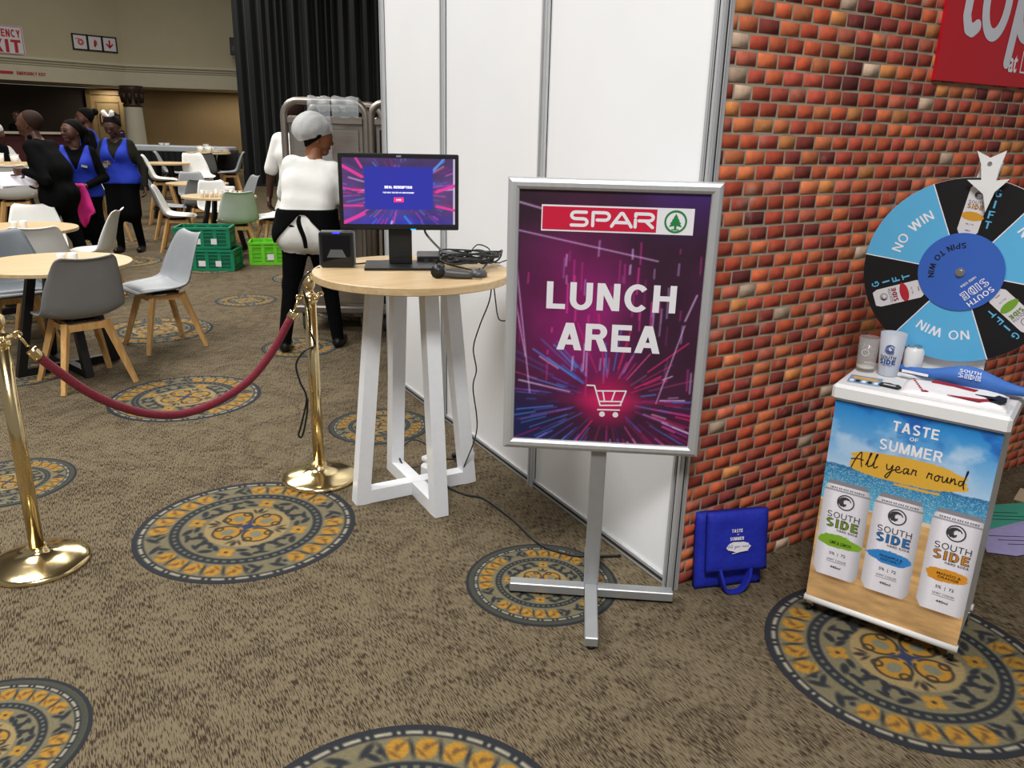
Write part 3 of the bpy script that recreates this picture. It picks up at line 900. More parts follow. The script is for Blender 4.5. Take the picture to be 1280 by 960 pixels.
for nm in ('bottom', 'top', 'left', 'right'):
    vs_, fs_ = mitre('h' if nm in ('bottom', 'top') else 'v')
    half = (FH if nm in ('bottom', 'top') else FW)/2
    ang = {'bottom': 0, 'right': PI/2, 'top': PI, 'left': -PI/2}[nm]
    Mr = Matrix.Rotation(-ang, 4, 'Y')
    out = []
    for v in vs_:
        p = Mr @ Vector((v[0], v[1], v[2]-half)); out.append((p.x, p.y, p.z+zc))
    MB().add(out, fs_).build('frame_bar', ALU, sg)
MB().box((0, .002, zc), (FW-.01, .008, FH-.01)).build('back_panel', WHITE_PLASTIC, sg)
PW, PHH = FW-2*FB+.006, FH-2*FB+.006
VPX = (.018, -.262)
po = print_grid('poster', neon_art(196, 276, PW, PHH, VPX, 5), PW, PHH, PRINT, sg, at(0, -.0075, zc) @ FRONT)
def on_poster(x, z, d=.0006): return at(x, -.0075-d, zc+z) @ FRONT
# red banner with letters and fir tree roundel
SPAR_RED = mat('banner_red_ink', (206, 24, 62), .45, 0, .02, 8)
MB().box((.012, -.0082, zc+.325), (.466, .0006, .080)).build('banner', WHITE_INK, po)
MB().box((-.0425, -.0088, zc+.325), (.350, .0006, .070)).build('banner_panel', SPAR_RED, po)
def strokes(name, polys, w, m, parent, M):
    q = []
    for pl in polys: q += ribbon_polys(pl, w)
    vs_, fs_ = union_polys(q)
    return MB().add([M @ Vector(v) for v in vs_], fs_).build(name, m, parent)
def arc(cx, cy, rx, ry, a0, a1, n=10):
    return [(cx+rx*math.cos(R(a0+(a1-a0)*i/n)), cy+ry*math.sin(R(a0+(a1-a0)*i/n))) for i in range(n+1)]
S_ = [(.9, 1)]+[(.25, 1)]+arc(.25, .75, .25, .25, 90, 270, 8)[1:]+[(.75, .5)]+arc(.72, .25, .25, .25, 90, -90, 8)+[(0, 0)]
P_ = [(0, 0), (0, 1), (.7, 1)]+arc(.7, .72, .26, .28, 90, -90, 8)+[(.25, .44)]
A_ = [(0, 0), (.12, .28), (.42, .92)]+arc(.5, .9, .08, .1, 160, 20, 4)+[(.88, .28), (1, 0)]
A2 = [(.2, .30), (.8, .30)]
R_ = [(0, 0), (0, .55)], [(0, .80), (0, 1), (.7, 1)]+arc(.7, .74, .26, .26, 90, -90, 8)+[(.2, .48)], [(.55, .48), (.95, 0)]
polys = []
def addL(pls, x0, sx):
    for pl in pls: polys.append([((x0+x*sx), (y-.5)*.040) for x, y in pl])
addL([S_], -.128, .050); addL([P_], -.062, .052); addL([A_, A2], -.004, .060); addL(list(R_), .068, .056)
strokes('banner_letters', polys, .0098, WHITE_INK, po, on_poster(0, .325, .0022))
rb = MB(); n = 36
for i in range(n):
    a, b = 2*PI*i/n, 2*PI*(i+1)/n
    rb.add([(.190+r*math.cos(t), -.0095, zc+.325+r*math.sin(t)) for r, t in ((.0285, a), (.0345, a), (.0345, b), (.0285, b))], [(0, 1, 2, 3)])
rb.build('roundel_ring', GREEN, po)
tree = [(-.003, -.0245), (.003, -.0245), (.004, -.012), (.020, -.016), (.013, -.006), (.017, -.006), (.009, .004), (.012, .004), (.005, .012), (.007, .012), (0, .024),
        (-.007, .012), (-.005, .012), (-.012, .004), (-.009, .004), (-.017, -.006), (-.013, -.006), (-.020, -.016), (-.004, -.012)]
tb = MB(); tb.add([(.190+x, -.0095, zc+.325+z) for x, z in tree], [tuple(range(len(tree)))]); tb.add([(.190+x, -.0094, zc+.325-.0235+z) for x, z in ((-.011, -.002), (.011, -.002), (.011, .001), (-.011, .001))], [(0, 1, 2, 3)])
tb.build('roundel_tree', GREEN, po)
lettering('LUNCH', WHITE_INK, po, on_poster(.008, .083), w=.408, h=.090, stroke=.205, spacing=.95)
lettering('AREA', WHITE_INK, po, on_poster(.008, -.050), w=.332, h=.090, stroke=.205, spacing=.7)
# shopping trolley symbol
tx, tz = .012, -.262
strokes('trolley_symbol', [[(tx-.064, tz+.050), (tx-.040, tz+.050), (tx-.018, tz-.018), (tx+.050, tz-.014)],
    [(tx-.032, tz+.032), (tx+.064, tz+.036), (tx+.048, tz-.014)], [(tx-.022, tz-.004), (tx+.053, tz-.001)],
    [(tx-.012, tz+.033), (tx-.004, tz-.004)], [(tx+.028, tz+.034), (tx+.018, tz-.003)], [(tx-.025, tz-.033), (tx+.046, tz-.031)]], .0048, WHITE_INK, po, on_poster(0, 0))
for cx in (tx-.010, tx+.034): MB().add([(cx+.0095*math.cos(2*PI*i/18), -.0083, zc+tz-.048+.0095*math.sin(2*PI*i/18)) for i in range(18)], [tuple(range(18))]).build('trolley_wheel', WHITE_INK, po)
SILVER = mat('silver_painted_steel', (168, 170, 172), .42, .55, .04, 30)
MB().box((0, .018, .60), (.052, .026, 1.14), 0, None, .003).build('pole', SILVER, sg)
MB().box((.010, .036, .80), (.022, .016, .8), 0, None, .002).build('rear_channel', SILVER, sg)
for (a, b) in (((-.290, 0), (-.022, 0)), ((.022, 0), (.290, 0)), ((0, -.315), (0, .02)), ((0, .022), (0, .28))):
    c = ((a[0]+b[0])/2, (a[1]+b[1])/2, .028); size = (abs(a[0]-b[0]) or .044, abs(a[1]-b[1]) or .044, .034)
    MB().box(c, size, 0, None, .003).build('foot_bar', SILVER, sg)
for (x, y) in ((-.28, 0), (.28, 0), (0, -.30), (0, .27)):
    MB().cyl((x, y, 0.001), (x, y, .012), .014).build('foot_glide', BLACK_PLASTIC, sg)

# ------------------------------------------------------------------ round tables
def wood_mat(name, c1, c2, stretch=(3, 40, 40)):
    m = bpy.data.materials.new(name); m.use_nodes = True
    nt = m.node_tree; b = nt.nodes['Principled BSDF']; N = nt.nodes.new; L = nt.links.new
    tc = N('ShaderNodeTexCoord'); mp = N('ShaderNodeMapping'); mp.inputs['Scale'].default_value = stretch; L(tc.outputs['Object'], mp.inputs['Vector'])
    no = N('ShaderNodeTexNoise'); no.inputs['Scale'].default_value = 1.2; no.inputs['Detail'].default_value = 6; no.inputs['Distortion'].default_value = .6; L(mp.outputs['Vector'], no.inputs['Vector'])
    ra = N('ShaderNodeValToRGB'); e = ra.color_ramp.elements; e[0].position = .3; e[0].color = rgb(*c1); e[1].position = .7; e[1].color = rgb(*c2)
    L(no.outputs['Fac'], ra.inputs['Fac']); L(ra.outputs['Color'], b.inputs['Base Color'])
    b.inputs['Roughness'].default_value = .42
    return m
OAK = wood_mat('light_oak_laminate', (186, 158, 116), (208, 182, 140))
BEECH = wood_mat('beech_wood', (190, 142, 84), (214, 172, 112), (40, 40, 4))
def round_table(name, label, cat, loc, rad, h, metal, r_top, r_bot, bar, rotz=0.0, group=None, th=.032):
    t = thing(name, label, cat, loc, rotz, group)
    MB().lathe([(0, h-th), (rad-.003, h-th), (rad, h-th+.003), (rad, h-.003), (rad-.003, h), (0, h)], 72, smooth=False).build('table_top', OAK, t)
    for k in range(2):
        a = k*PI/2
        d = Vector((math.cos(a), math.sin(a), 0)); n = Vector((-d.y, d.x, 0))
        for s in (-1, 1):
            MB().bar(d*s*r_bot+Vector((0, 0, .0)), d*s*r_top+Vector((0, 0, h-th)), bar, bar, 0, n).build('leg', metal, t)
        e = -.0015*k
        MB().bar(d*-(r_bot-bar*.45)+Vector((0, 0, bar/2+.001+e)), d*(r_bot-bar*.45)+Vector((0, 0, bar/2+.001+e)), bar*.98, bar*.98).build('base_bar', metal, t)
        MB().bar(d*-(r_top+bar*.3)+Vector((0, 0, h-th-.014+e)), d*(r_top+bar*.3)+Vector((0, 0, h-th-.014+e)), bar*.9, .024).build('top_bar', metal, t)
    return t
BTZ = 1.02
BT = (-.518, 1.172, 0)
round_table('bar_table', 'tall round oak-topped table on crossed white legs carrying the monitor', 'table', BT, .412, BTZ, WHITE_PAINT, .165, .262, .062)

# ------------------------------------------------------------------ monitor
mo = thing('computer_monitor', 'black desktop monitor showing a blue MEAL REDEMPTION screen', 'monitor', (-.535, 1.262, BTZ), math.atan2(-.36, .93))
MB().prism([(-.150, -.105), (.150, -.105), (.150, .105), (-.150, .105)], .001, .011).build('stand_base', BLACK_PLASTIC, mo)
MB().box((0, .03, .16), (.098, .035, .30), 0, None, .004).box((0, .0105, .05), (.05, .004, .02), 0).build('stand_neck', BLACK_PLASTIC, mo)
mh, mw, mz = .308, .492, .312
bz = MB().box((0, -.005, mz), (mw, .036, mh), 0, None, .004)
bz.box((0, .03, mz), (mw*.7, .035, mh*.6), 0, None, .01)
bd = bz.build('housing', BLACK_PLASTIC, mo)
sw_, sh_ = mw-.032, mh-.042
scr = neon_art(150, 92, sw_, sh_, (0, .0), 9, True)
Xs, Ys = canvas(150, 92, sw_, sh_)
over(scr, ((np.abs(Xs+.002) < sw_*.307) & (np.abs(Ys-.012) < sh_*.325)).astype(float), (46, 50, 172))
over(scr, ((Xs > sw_*.485)).astype(float), (205, 195, 225))
over(scr, seg_mask(Xs, Ys, (.045*sw_, -.38*sh_), (.10*sw_, -.5*sh_), .007, .002), (40, 130, 235))
for k, (a, b, w_) in enumerate((((-.5, .38), (-.33, .22), .010), ((-.38, .5), (-.33, .36), .006), ((-.5, .05), (-.33, .0), .004), ((-.5, -.48), (-.32, -.34), .012), ((.33, .0), (.5, .10), .009), ((.33, -.22), (.5, -.28), .007), ((.31, .33), (.40, .5), .006), ((-.5, -.22), (-.33, -.22), .005))):
    over(scr, seg_mask(Xs, Ys, (a[0]*sw_, a[1]*sh_), (b[0]*sw_, b[1]*sh_), w_, .003), (234, 60, 160) if k != 6 else (90, 150, 230))
so = print_grid('screen', scr, sw_, sh_, SCREEN_PRINT, mo, at(0, -.0235, mz+.003) @ FRONT)
GLOW_W = mat('screen_white', (240, 240, 250), .3, 0, .0, 5, emit=((235, 235, 250), .9))
GLOW_R = mat('screen_pink', (235, 50, 110), .3, 0, .0, 5, emit=((235, 50, 110), .9))
def on_scr(x, z, d=.0006): return at(x, -.0235-d, mz+.003+z) @ FRONT
lettering('MEAL REDEMPTION', GLOW_W, so, on_scr(-.004, .018), w=.112, h=.0105, bold=.03)
lettering('YOUR MEAL VOUCHER HAS BEEN REDEEMED', GLOW_W, so, on_scr(-.004, -.004), w=.128, h=.006, bold=.01)
MB().box((-.003, -.0242, mz-.030), (.040, .0006, .019)).build('button_box', GLOW_R, so)
lettering('DONE', GLOW_W, so, on_scr(-.003, -.033, .0014), w=.02, h=.006, bold=.02)
MB().box((0, -.0235, mz+mh/2-.010), (.020, .0008, .006)).build('maker_badge', mat('grey_badge', (150, 150, 155), .4), bd)
MB().box((.055, -.022, mz-mh/2+.003), (.022, .003, .005)).build('power_light', mat('blue_light', (30, 140, 255), .3, emit=((30, 140, 255), 2.0)), bd)

# ------------------------------------------------------------------ fixed barcode reader
GREY_TRIM = mat('dark_grey_plastic', (70, 70, 72), .4, 0, .05, 30)
GLOSS = mat('dark_glass', (10, 12, 14), .06, 0, .05, 10)
sc_ = thing('barcode_scanner', 'square black countertop barcode reader with a blue light on top', 'scanner', (-.782, 1.352, BTZ), math.atan2(-.40, .92))
MB().box((0, 0, .077), (.146, .062, .148), 0, None, .008).build('housing', GREY_TRIM, sc_)
MB().box((0, -.031, .079), (.136, .004, .138), 0, None, .002).build('bezel', BLACK_PLASTIC, sc_)
MB().box((0, -.0342, .080), (.114, .003, .112)).build('window', GLOSS, sc_)
MB().add([(-.040, -.0362, .045), (.040, -.0362, .045), (.024, -.0362, .078), (-.024, -.0362, .078)], [(0, 1, 2, 3)]).build('mirror_face', mat('grey_mirror', (96, 100, 104), .25, .2), sc_)
MB().box((0, -.034, .146), (.03, .006, .006)).build('status_light', mat('deep_blue_light', (40, 50, 255), .3, emit=((40, 50, 255), 2.2)), sc_)

# ------------------------------------------------------------------ mini computer, hand scanner, puck, cables
pc = thing('mini_computer', 'flat black mini computer behind the monitor base on the oak table', 'computer', (-.318, 1.345, BTZ), R(-22))
MB().box((0, 0, .017), (.20, .17, .032), 0, None, .004).build('case', BLACK_PLASTIC, pc)
for k in range(4): MB().box((-.06+k*.04, -.086, .017), (.018, .003, .012)).build('port', ALU_DARK, pc)
gun = thing('handheld_scanner', 'grey handheld barcode scanner lying on the oak table', 'scanner', (-.455, .925, BTZ), R(-30))
gun.scale = (.82, .82, .82)
b = MB(); hp = [(-.05, 0, .030), (-.02, 0, .026), (.03, 0, .022), (.085, 0, .020), (.105, 0, .020)]
b.tube(hp, .02, 12, rfun=lambda t: .019+.004*math.sin(t*PI*1.2))
b.build('handle', GREY_TRIM, gun)
b = MB(); b.tube([(-.062, -.020, .034), (-.060, .010, .036), (-.058, .05, .040), (-.057, .064, .041)], .03, 12, rfun=lambda t: .025+.010*(t < .25)-.004*t)
b.build('head', BLACK_PLASTIC, gun)
MB().cyl((-.0575, .064, .041), (-.0575, .072, .042), .022).build('scan_window', GLOSS, gun)
MB().box((-.015, .02, .030), (.016, .012, .014), 0, None, .003).build('trigger', GREY_TRIM, gun)
pk = thing('computer_mouse', 'small dark rounded mouse at the right end of the oak table', 'mouse', (-.335, .918, BTZ), R(-40))
b = MB(); b.lathe([(0, 0), (.030, 0), (.035, .006), (.034, .016), (.026, .027), (.012, .033), (0, .034)], 20)
b.build('shell', GREY_TRIM, pk); MB().box((.005, -.006, .034), (.006, .014, .006), 0, None, .002).build('wheel', ALU_DARK, pk)

def cable(label, pts, r=.0035, m=None, n=60, name='cable', group='cables'):
    o = MB().tube([tuple(p) for p in catmull(pts, n)], r, 7).build(name, m or BLACK_PLASTIC)
    return tag(o, label, 'cable', group)
GREY_CABLE = mat('grey_cable_sheath', (92, 92, 92), .5)
z = BTZ+.006
cable('grey cable hanging from the monitor down to the tangle', [(-.43, 1.25, 1.19), (-.42, 1.24, 1.15), (-.36, 1.17, 1.075), (-.29, 1.12, 1.045), (-.24, 1.12, 1.04)], .005, GREY_CABLE)
rg = random.Random(8)
for k, nm in enumerate(('black cable coiled behind the hand scanner', 'thin black cable looped over the coil', 'black cable lead lying across the coil to the mouse', 'black cable tied in small loops by the mini computer')):
    pts = []
    c = Vector((-.27, 1.13, z))
    for i in range(22):
        a = i*.75+k*1.7
        rr = .055+.030*rg.random()+.012*k
        pts.append((c.x+rr*math.cos(a)*1.35, c.y+rr*math.sin(a)*.8, z+.008+.034*rg.random()+.008*k))
    if k == 2: pts.append((-.315, .95, z+.004))
    if k == 0: pts += [(-.30, .99, z), (-.36, .86, z+.004), (-.375, .875, z+.014)]
    cable(nm, pts, .0038, None, 170)
cable('black cable joining the barcode reader to the monitor stand', [(-.72, 1.36, z), (-.66, 1.37, z), (-.60, 1.40, z), (-.53, 1.40, z)], .0035)
cable('thin cable arching up and off the table edge', [(-.27, 1.16, z+.01), (-.23, 1.22, 1.06), (-.18, 1.24, 1.10), (-.13, 1.22, 1.08), (-.15, 1.20, z+.01), (-.11, 1.17, z), (-.07, 1.2, z), (-.03, 1.2, 1.02), (-.012, 1.2, .9), (-.012, 1.2, .5)], .0028)
cable('thin black cable dangling below the table in front of the panels', [(-.24, .98, .985), (-.25, .985, .90), (-.29, .99, .80), (-.315, 1.0, .70), (-.30, 1.0, .60), (-.315, 1.0, .52), (-.27, 1.05, .30), (-.29, 1.15, .07)], .003)
cable('thin black cable sagging from the table towards the sign', [(-.235, .98, .985), (-.22, .985, .9), (-.21, .985, .84), (-.20, .97, .815), (-.16, .93, .82), (-.11, .90, .80)], .0028)
cable('black cable looped around the right brass post', [(-.86, 1.36, 1.02), (-.93, 1.32, 1.0), (-.95, 1.36, .93), (-.905, 1.46, .90), (-.888, 1.462, .80), (-.885, 1.464, .72), (-.868, 1.464, .66), (-.915, 1.463, .64), (-.955, 1.47, .58), (-.945, 1.462, .50), (-.92, 1.462, .42), (-.95, 1.462, .30), (-.965, 1.465, .25), (-.95, 1.462, .24), (-.925, 1.462, .33), (-.915, 1.46, .42)], .0045, None, 90)
cable('black power cable snaking over the carpet behind the sign base', [(-.395, 1.22, .03), (-.37, 1.12, .006), (-.33, 1.02, .006), (-.28, .951, .006), (-.261, .726, .006), (-.269, .498, .006), (-.229, .392, .006), (-.161, .324, .006), (-.03, .262, .006)], .0055, BLACK_PLASTIC, 80, 'power_cable')
ad = thing('power_adapter', 'white multi plug adapter on the base of the tall table', 'adapter', (-.400, 1.27, .002), R(20))
MB().box((0, 0, .040), (.085, .075, .078), 0, None, .014).build('body', WHITE_PLASTIC, ad)
for k in range(3): MB().cyl((-.018+k*.018, .012*(k % 2), .079), (-.018+k*.018, .012*(k % 2), .0808), .004).build('socket_hole', BLACK_PLASTIC, ad)
MB().box((.006, .03, .092), (.05, .04, .024), 0, None, .006).build('plug', WHITE_PLASTIC, ad)
ad2 = thing('power_plug', 'white plug lying by the panel foot behind the table leg', 'plug', (-.155, 1.395, .002), R(-30))
MB().box((0, 0, .022), (.085, .042, .04), 0, None, .008).build('body', WHITE_PLASTIC, ad2); MB().box((-.055, 0, .022), (.03, .03, .026), 0, None, .005).build('strain_relief', BLACK_PLASTIC, ad2)
cable('black lead curled beside the white adapter', [(-.43, 1.30, .06), (-.50, 1.34, .05), (-.50, 1.42, .09), (-.43, 1.44, .14), (-.37, 1.40, .12), (-.33, 1.36, .06), (-.24, 1.37, .03), (-.20, 1.40, .02)], .004, None, 60)

# ------------------------------------------------------------------ brass posts and rope
BRASS = mat('polished_brass', (232, 210, 160), .16, 1.0, .05, 6)
def stanchion(label, loc):
    t = thing('rope_stanchion', label, 'stanchion', loc, 0, 'brass rope posts')
    MB().lathe([(0, .0), (.172, .0), (.174, .006), (.172, .014), (.162, .020), (.135, .030), (.09, .040), (.05, .050), (.036, .062), (.034, .075)], 48).build('base', BRASS, t)
    MB().cyl((0, 0, .06), (0, 0, .855), .0255, n=28).build('pole', BRASS, t)
    MB().lathe([(.0255, .84), (.031, .845), (.033, .853), (.031, .862), (.026, .868)], 28).build('collar', BRASS, t)
    MB().lathe([(.026, .866), (.040, .872), (.042, .878), (.022, .886), (.015, .898), (.018, .905), (.024, .915), (.0265, .932), (.022, .948), (.012, .958), (.010, .962), (.012, .970), (.009, .978), (0, .981)], 28).build('finial', BRASS, t)
    for k in range(4):
        a = k*PI/2+.25
        ct = Vector((math.cos(a), math.sin(a), 0)); pts = []
        for i in range(14):
            q = 2*PI*i/14; pts.append(ct*(.052+.014*math.cos(q))+Vector((0, 0, .874+.010*math.sin(q))))
        MB().tube(pts, .0035, 7, closed=True).build('hook_ring', BRASS, t)
    return t
stanchion('brass rope post standing in front of the tall oak table', (-.87, 1.50, MED_TH))
stanchion('brass rope post at the left edge of the frame', (-2.016, 1.211, 0))
ROPE = mat('crimson_braided_rope', (112, 18, 38), .8, 0, .18, 160, .6, sheen=.08)
A = Vector((-.87, 1.50, 0)); Bq = Vector((-2.016, 1.211, 0)); tt = (Bq-A).normalized()
rt = thing('barrier_rope', 'thick crimson barrier rope sagging between the two brass posts', 'rope')
prof = [(.071, .829), (.104, .781), (.196, .652), (.315, .542), (.46, .48), (.595, .462), (.719, .487), (.832, .545), (.935, .625), (1.029, .729), (1.078, .790), (1.118, .848)]
pp = [A+tt*s+Vector((0, 0, z_)) for s, z_ in prof]
P = [Vector(q) for q in catmull(pp, 60)]
MB().tube(P[5:-6], .0165, 14).build('rope_body', ROPE, rt)
for i0, i1 in ((2, 6), (-7, -3)):
    b = MB(); b.tube(P[i0:i1] if i1 > 0 else P[i0:i1], .0195, 14)
    b.build('end_cap', BRASS, rt)
for e, ring_s in ((P[2], .054), (P[-3], 1.128)):
    q = A+tt*ring_s+Vector((0, 0, .872))
    MB().tube([tuple(e), tuple((e+q)/2+Vector((0, 0, .004))), tuple(q)], .005, 8).build('snap_hook', BRASS, rt)

# ------------------------------------------------------------------ red shop sign on the brick wall
tops = thing('wall_sign', 'red board with white lettering high on the brick wall', 'sign', (0.024+1.03*math.cos(BANG), 1.03*math.sin(BANG)-.008, 1.797), BANG)
MB().box((.48, -.004, .32), (.96, .012, .64)).build('board', mat('red_sign_board', (196, 22, 40), .4, 0, .02, 6), tops)
WGREY = mat('pale_grey_letter', (216, 218, 228), .45, 0, .02, 10)
def ts(x, z): return (x, z)
Mt = at(0, -.0115, 0) @ FRONT
t_ = [[(.165, .46), (.130, .30), (.128, .225), (.148, .185), (.178, .178), (.205, .195)]]
strokes('letter_t', t_+[[(.09, .385), (.21, .385)]], .048, WGREY, tops, Mt)
strokes('letter_o', [arc(.310, .29, .072, .118, 0, 360, 26)], .046, WGREY, tops, Mt)
strokes('letter_p', [[(.475, .42), (.445, .085)], arc(.540, .30, .072, .120, 150, -215, 26)], .048, WGREY, tops, Mt)
lettering('at', WHITE_INK, tops, at(.492, -.0115, .083) @ FRONT, w=.058, h=.064, bold=.02)
strokes('letter_box', [[(.55, .055), (.80, .055), (.80, .13), (.55, .13), (.55, .055)]], .006, WHITE_INK, tops, Mt)
# ------------------------------------------------------------------ promotion counter
CART_LOC = (.33, -.341, 0); CART_ROT = math.atan2(-.916, .4)
pc_ = thing('promotion_counter', 'white wheeled promotion counter with a beach and drink can front panel', 'counter', CART_LOC, CART_ROT)
CW = .472; X0 = -.010; XC = X0+CW/2
MB().box((XC, .160, .425), (CW-.004, .316, .72), 0, None, .004).build('body', WHITE_PLASTIC, pc_)
MB().box((XC, .163, .815), (.500, .360, .054), 0, None, .010).build('tray_top', WHITE_PLASTIC, pc_)
for yy in (.004, .30): MB().cyl((X0-.004, yy, .058), (X0+CW+.004, yy, .058), .013).build('bottom_tube', WHITE_PLASTIC, pc_)
CHROME = mat('chrome', (214, 214, 218), .3, 1.0, .03, 10)
for (x, y) in ((X0+.012, .02), (X0+CW-.012, .02), (X0+.012, .285), (X0+CW-.012, .285)):
    c = MB().cyl((x-.008, y+.008, .020), (x+.008, y+.008, .020), .0195, n=18).build('caster', BLACK_PLASTIC, pc_)
    MB().box((x, y+.002, .038), (.024, .02, .022), 0, None, .003).cyl((x-.011, y+.008, .020), (x+.011, y+.008, .020), .006).build('caster_fork', CHROME, c)

def beach_art(W, H, w, h, x0, z0):
    X, Y = canvas(W, H, w, h); X = X+x0+w/2; Z = Y+z0+h/2
    img = np.zeros((H, W, 3))
    t = np.clip((Z-.572)/(.79-.572), 0, 1)[..., None]
    img[:] = (np.array([176, 206, 236])*(1-t)+np.array([26, 128, 206])*t)/255.
    cl = fbm(W, H, (5, 9), 21, 5); cl2 = fbm(W, H, (6, 12), 5, 5)
    over(img, np.clip((cl-.48)*5, 0, 1)*np.clip((Z-.56)*8, 0, 1)*np.clip((.78-Z)*10, 0, 1)*.75, (214, 226, 244))
    over(img, np.clip((cl2-.52)*6, 0, 1)*np.clip((Z-.62)*10, 0, 1)*.7, (24, 84, 176))
    sea = Z < .572+.002*np.sin(X*60)
    ts_ = np.clip((.572-Z)/.13, 0, 1)[..., None]
    seac = (np.array([40, 120, 172])*(1-ts_)+np.array([96, 188, 220])*ts_)/255.
    img = np.where(sea[..., None], seac, img)
    sp = np.random.RandomState(7).rand(H, W); over(img, ((sp > .82) & sea & (Z > .45)).astype(float)*.6, (226, 240, 246))
    over(img, np.clip(1-np.abs(Z-.566)/.006, 0, 1)*.5, (30, 90, 140))
    gr = fbm(W, H, (6, 40), 31, 4)
    sand = Z < .445+.006*np.sin(X*25)
    img = np.where(sand[..., None], (np.array([208, 166, 112])/255.)*(.80+.4*gr)[..., None], img)
    over(img, (sand & (Z > .437)).astype(float)*.6, (240, 232, 214))
    # ochre brush stroke behind the script
    br = fbm(W, H, (3, 40), 3, 3)
    m = ((np.abs(Z-.602-.04*(X-.23))/(.044+.016*(br-.5)))**2.2+(np.abs(X-.230)/(.172+.06*(br-.5)))**3.2) < 1
    over(img, m.astype(float), (222, 172, 62))
    over(img, ((np.abs(Z-.552-.02*(X-.24)) < .004) & (X > .2) & (X < .33)).astype(float), (222, 172, 62))
    for cx, acc in ((.070, (130, 178, 46)), (.228, (52, 136, 210)), (.396, (222, 150, 46))):
        hw = .0725; top, bot = .514, .166
        over(img, np.clip(1-np.hypot((X-cx)/(hw*1.1), (Z-bot+.002)/.012), 0, 1)*.9, (128, 88, 50))
        prof = np.full_like(Z, hw); prof = np.where(Z > top-.035, hw-np.clip(Z-(top-.035), 0, 1)*.40, prof); prof = np.where(Z < bot+.026, hw-np.clip(bot+.026-Z, 0, 1)*.62, prof)
        body = (np.abs(X-cx) < prof) & (Z > bot) & (Z < top)
        u = (X-cx)/hw
        shade = .97-.22*np.clip(np.abs(u)-.55, 0, 1)*2-.05*u
        img = np.where(body[..., None], (np.array([246, 243, 252])/255.)*shade[..., None], img)
        over(img, (body & (Z > top-.014)).astype(float)*.9, (128, 126, 134))
        over(img, (body & (np.abs(Z-(top-.034)) < .0022)).astype(float)*.5, (90, 90, 100))
        over(img, (body & (Z > top-.028) & (Z < top-.022) & (np.sin(X*900) > -.3) & (np.abs(X-cx) < .055)).astype(float)*.7, (60, 60, 70))
        bb = fbm(W, H, (4, 60), 13, 3)
        mm = ((np.abs(Z-.297)/(.024+.016*(bb-.5)))**2+(np.abs(X-cx)/(.066+.03*(bb-.5)))**2.4) < 1
        over(img, mm.astype(float), acc)
    return np.clip(img, 0, 1)
AH = .735
art = print_grid('front_panel', beach_art(232, 352, CW, AH, X0, .055), CW, AH, PRINT, pc_, at(XC, -.0015, .055+AH/2) @ FRONT)
def onf(x, z, d=.0008): return at(x, -.0015-d, z) @ FRONT
lettering('TASTE', WHITE_INK, art, onf(.234, .741), w=.130, h=.034, stroke=.19)
lettering('OF', WHITE_INK, art, onf(.234, .710), w=.024, h=.012, bold=.015)
lettering('SUMMER', WHITE_INK, art, onf(.230, .674), w=.180, h=.036, stroke=.18)
SC = {'A': [[(0, -.3), (.25, .5), (.55, 1.0), (.6, .4), (.7, -.1)], [(-.1, .35), (.35, .45), (.75, .42)]],
      'l': [[(0, .1), (.25, .9), (.3, 1.05), (.2, 1.0), (.12, .2), (.2, .0), (.38, .15)]],
      'y': [[(0, .5), (.05, .15), (.25, .15), (.4, .5), (.35, 0), (.15, -.5), (0, -.45), (.2, -.1), (.55, .2)]],
      'e': [[(0, .2), (.25, .3), (.2, .5), (.05, .4), (.05, .1), (.3, .05), (.42, .2)]],
      'a': [[(.3, .45), (.1, .45), (.02, .2), (.12, .05), (.3, .3), (.34, .45), (.32, .1), (.45, .15)]],
      'r': [[(0, .1), (.08, .5), (.12, .42), (.28, .46), (.26, .2), (.32, .1)]],
      'o': [[(.2, .45), (.04, .3), (.08, .05), (.26, .08), (.3, .35), (.18, .46), (.42, .38)]],
      'u': [[(0, .45), (.03, .1), (.18, .08), (.32, .45), (.32, .1), (.42, .12)]],
      'n': [[(0, .05), (.05, .45), (.05, .2), (.2, .45), (.28, .35), (.3, .08), (.4, .12)]],
      'd': [[(.28, .4), (.06, .36), (.04, .08), (.22, .12), (.42, .9), (.46, 1.15), (.40, 1.1), (.32, .2), (.38, -.15)]]}
def script_line(name, txt, adv, s, m, parent, M, w, slope=0.0):
    """handwritten line, one mesh for each letter group that is written in one go"""
    wid = sum(adv.get(c, .5) for c in txt); x = -wid*s/2
    for word in txt.split(' '):
        pol = []
        for c in word:
            for pl in SC.get(c, []):
                q = [tuple(p[:2]) for p in catmull([(px, py, 0) for px, py in pl], 4*len(pl))]
                pol.append([(x+px*s, py*s+slope*(x+px*s)) for px, py in q])
            x += adv.get(c, .5)*s
        x += adv.get(' ', .5)*s
        strokes(name, pol, w, m, parent, M)
ADV = {'A': .95, 'l': .42, ' ': .55, 'y': .6, 'e': .5, 'a': .55, 'r': .45, 'o': .5, 'u': .5, 'n': .5, 'd': .5}
script_line('script_lettering', 'All year round', ADV, .044, BLACK_INK, art, onf(.232, .592), .0034, .035)

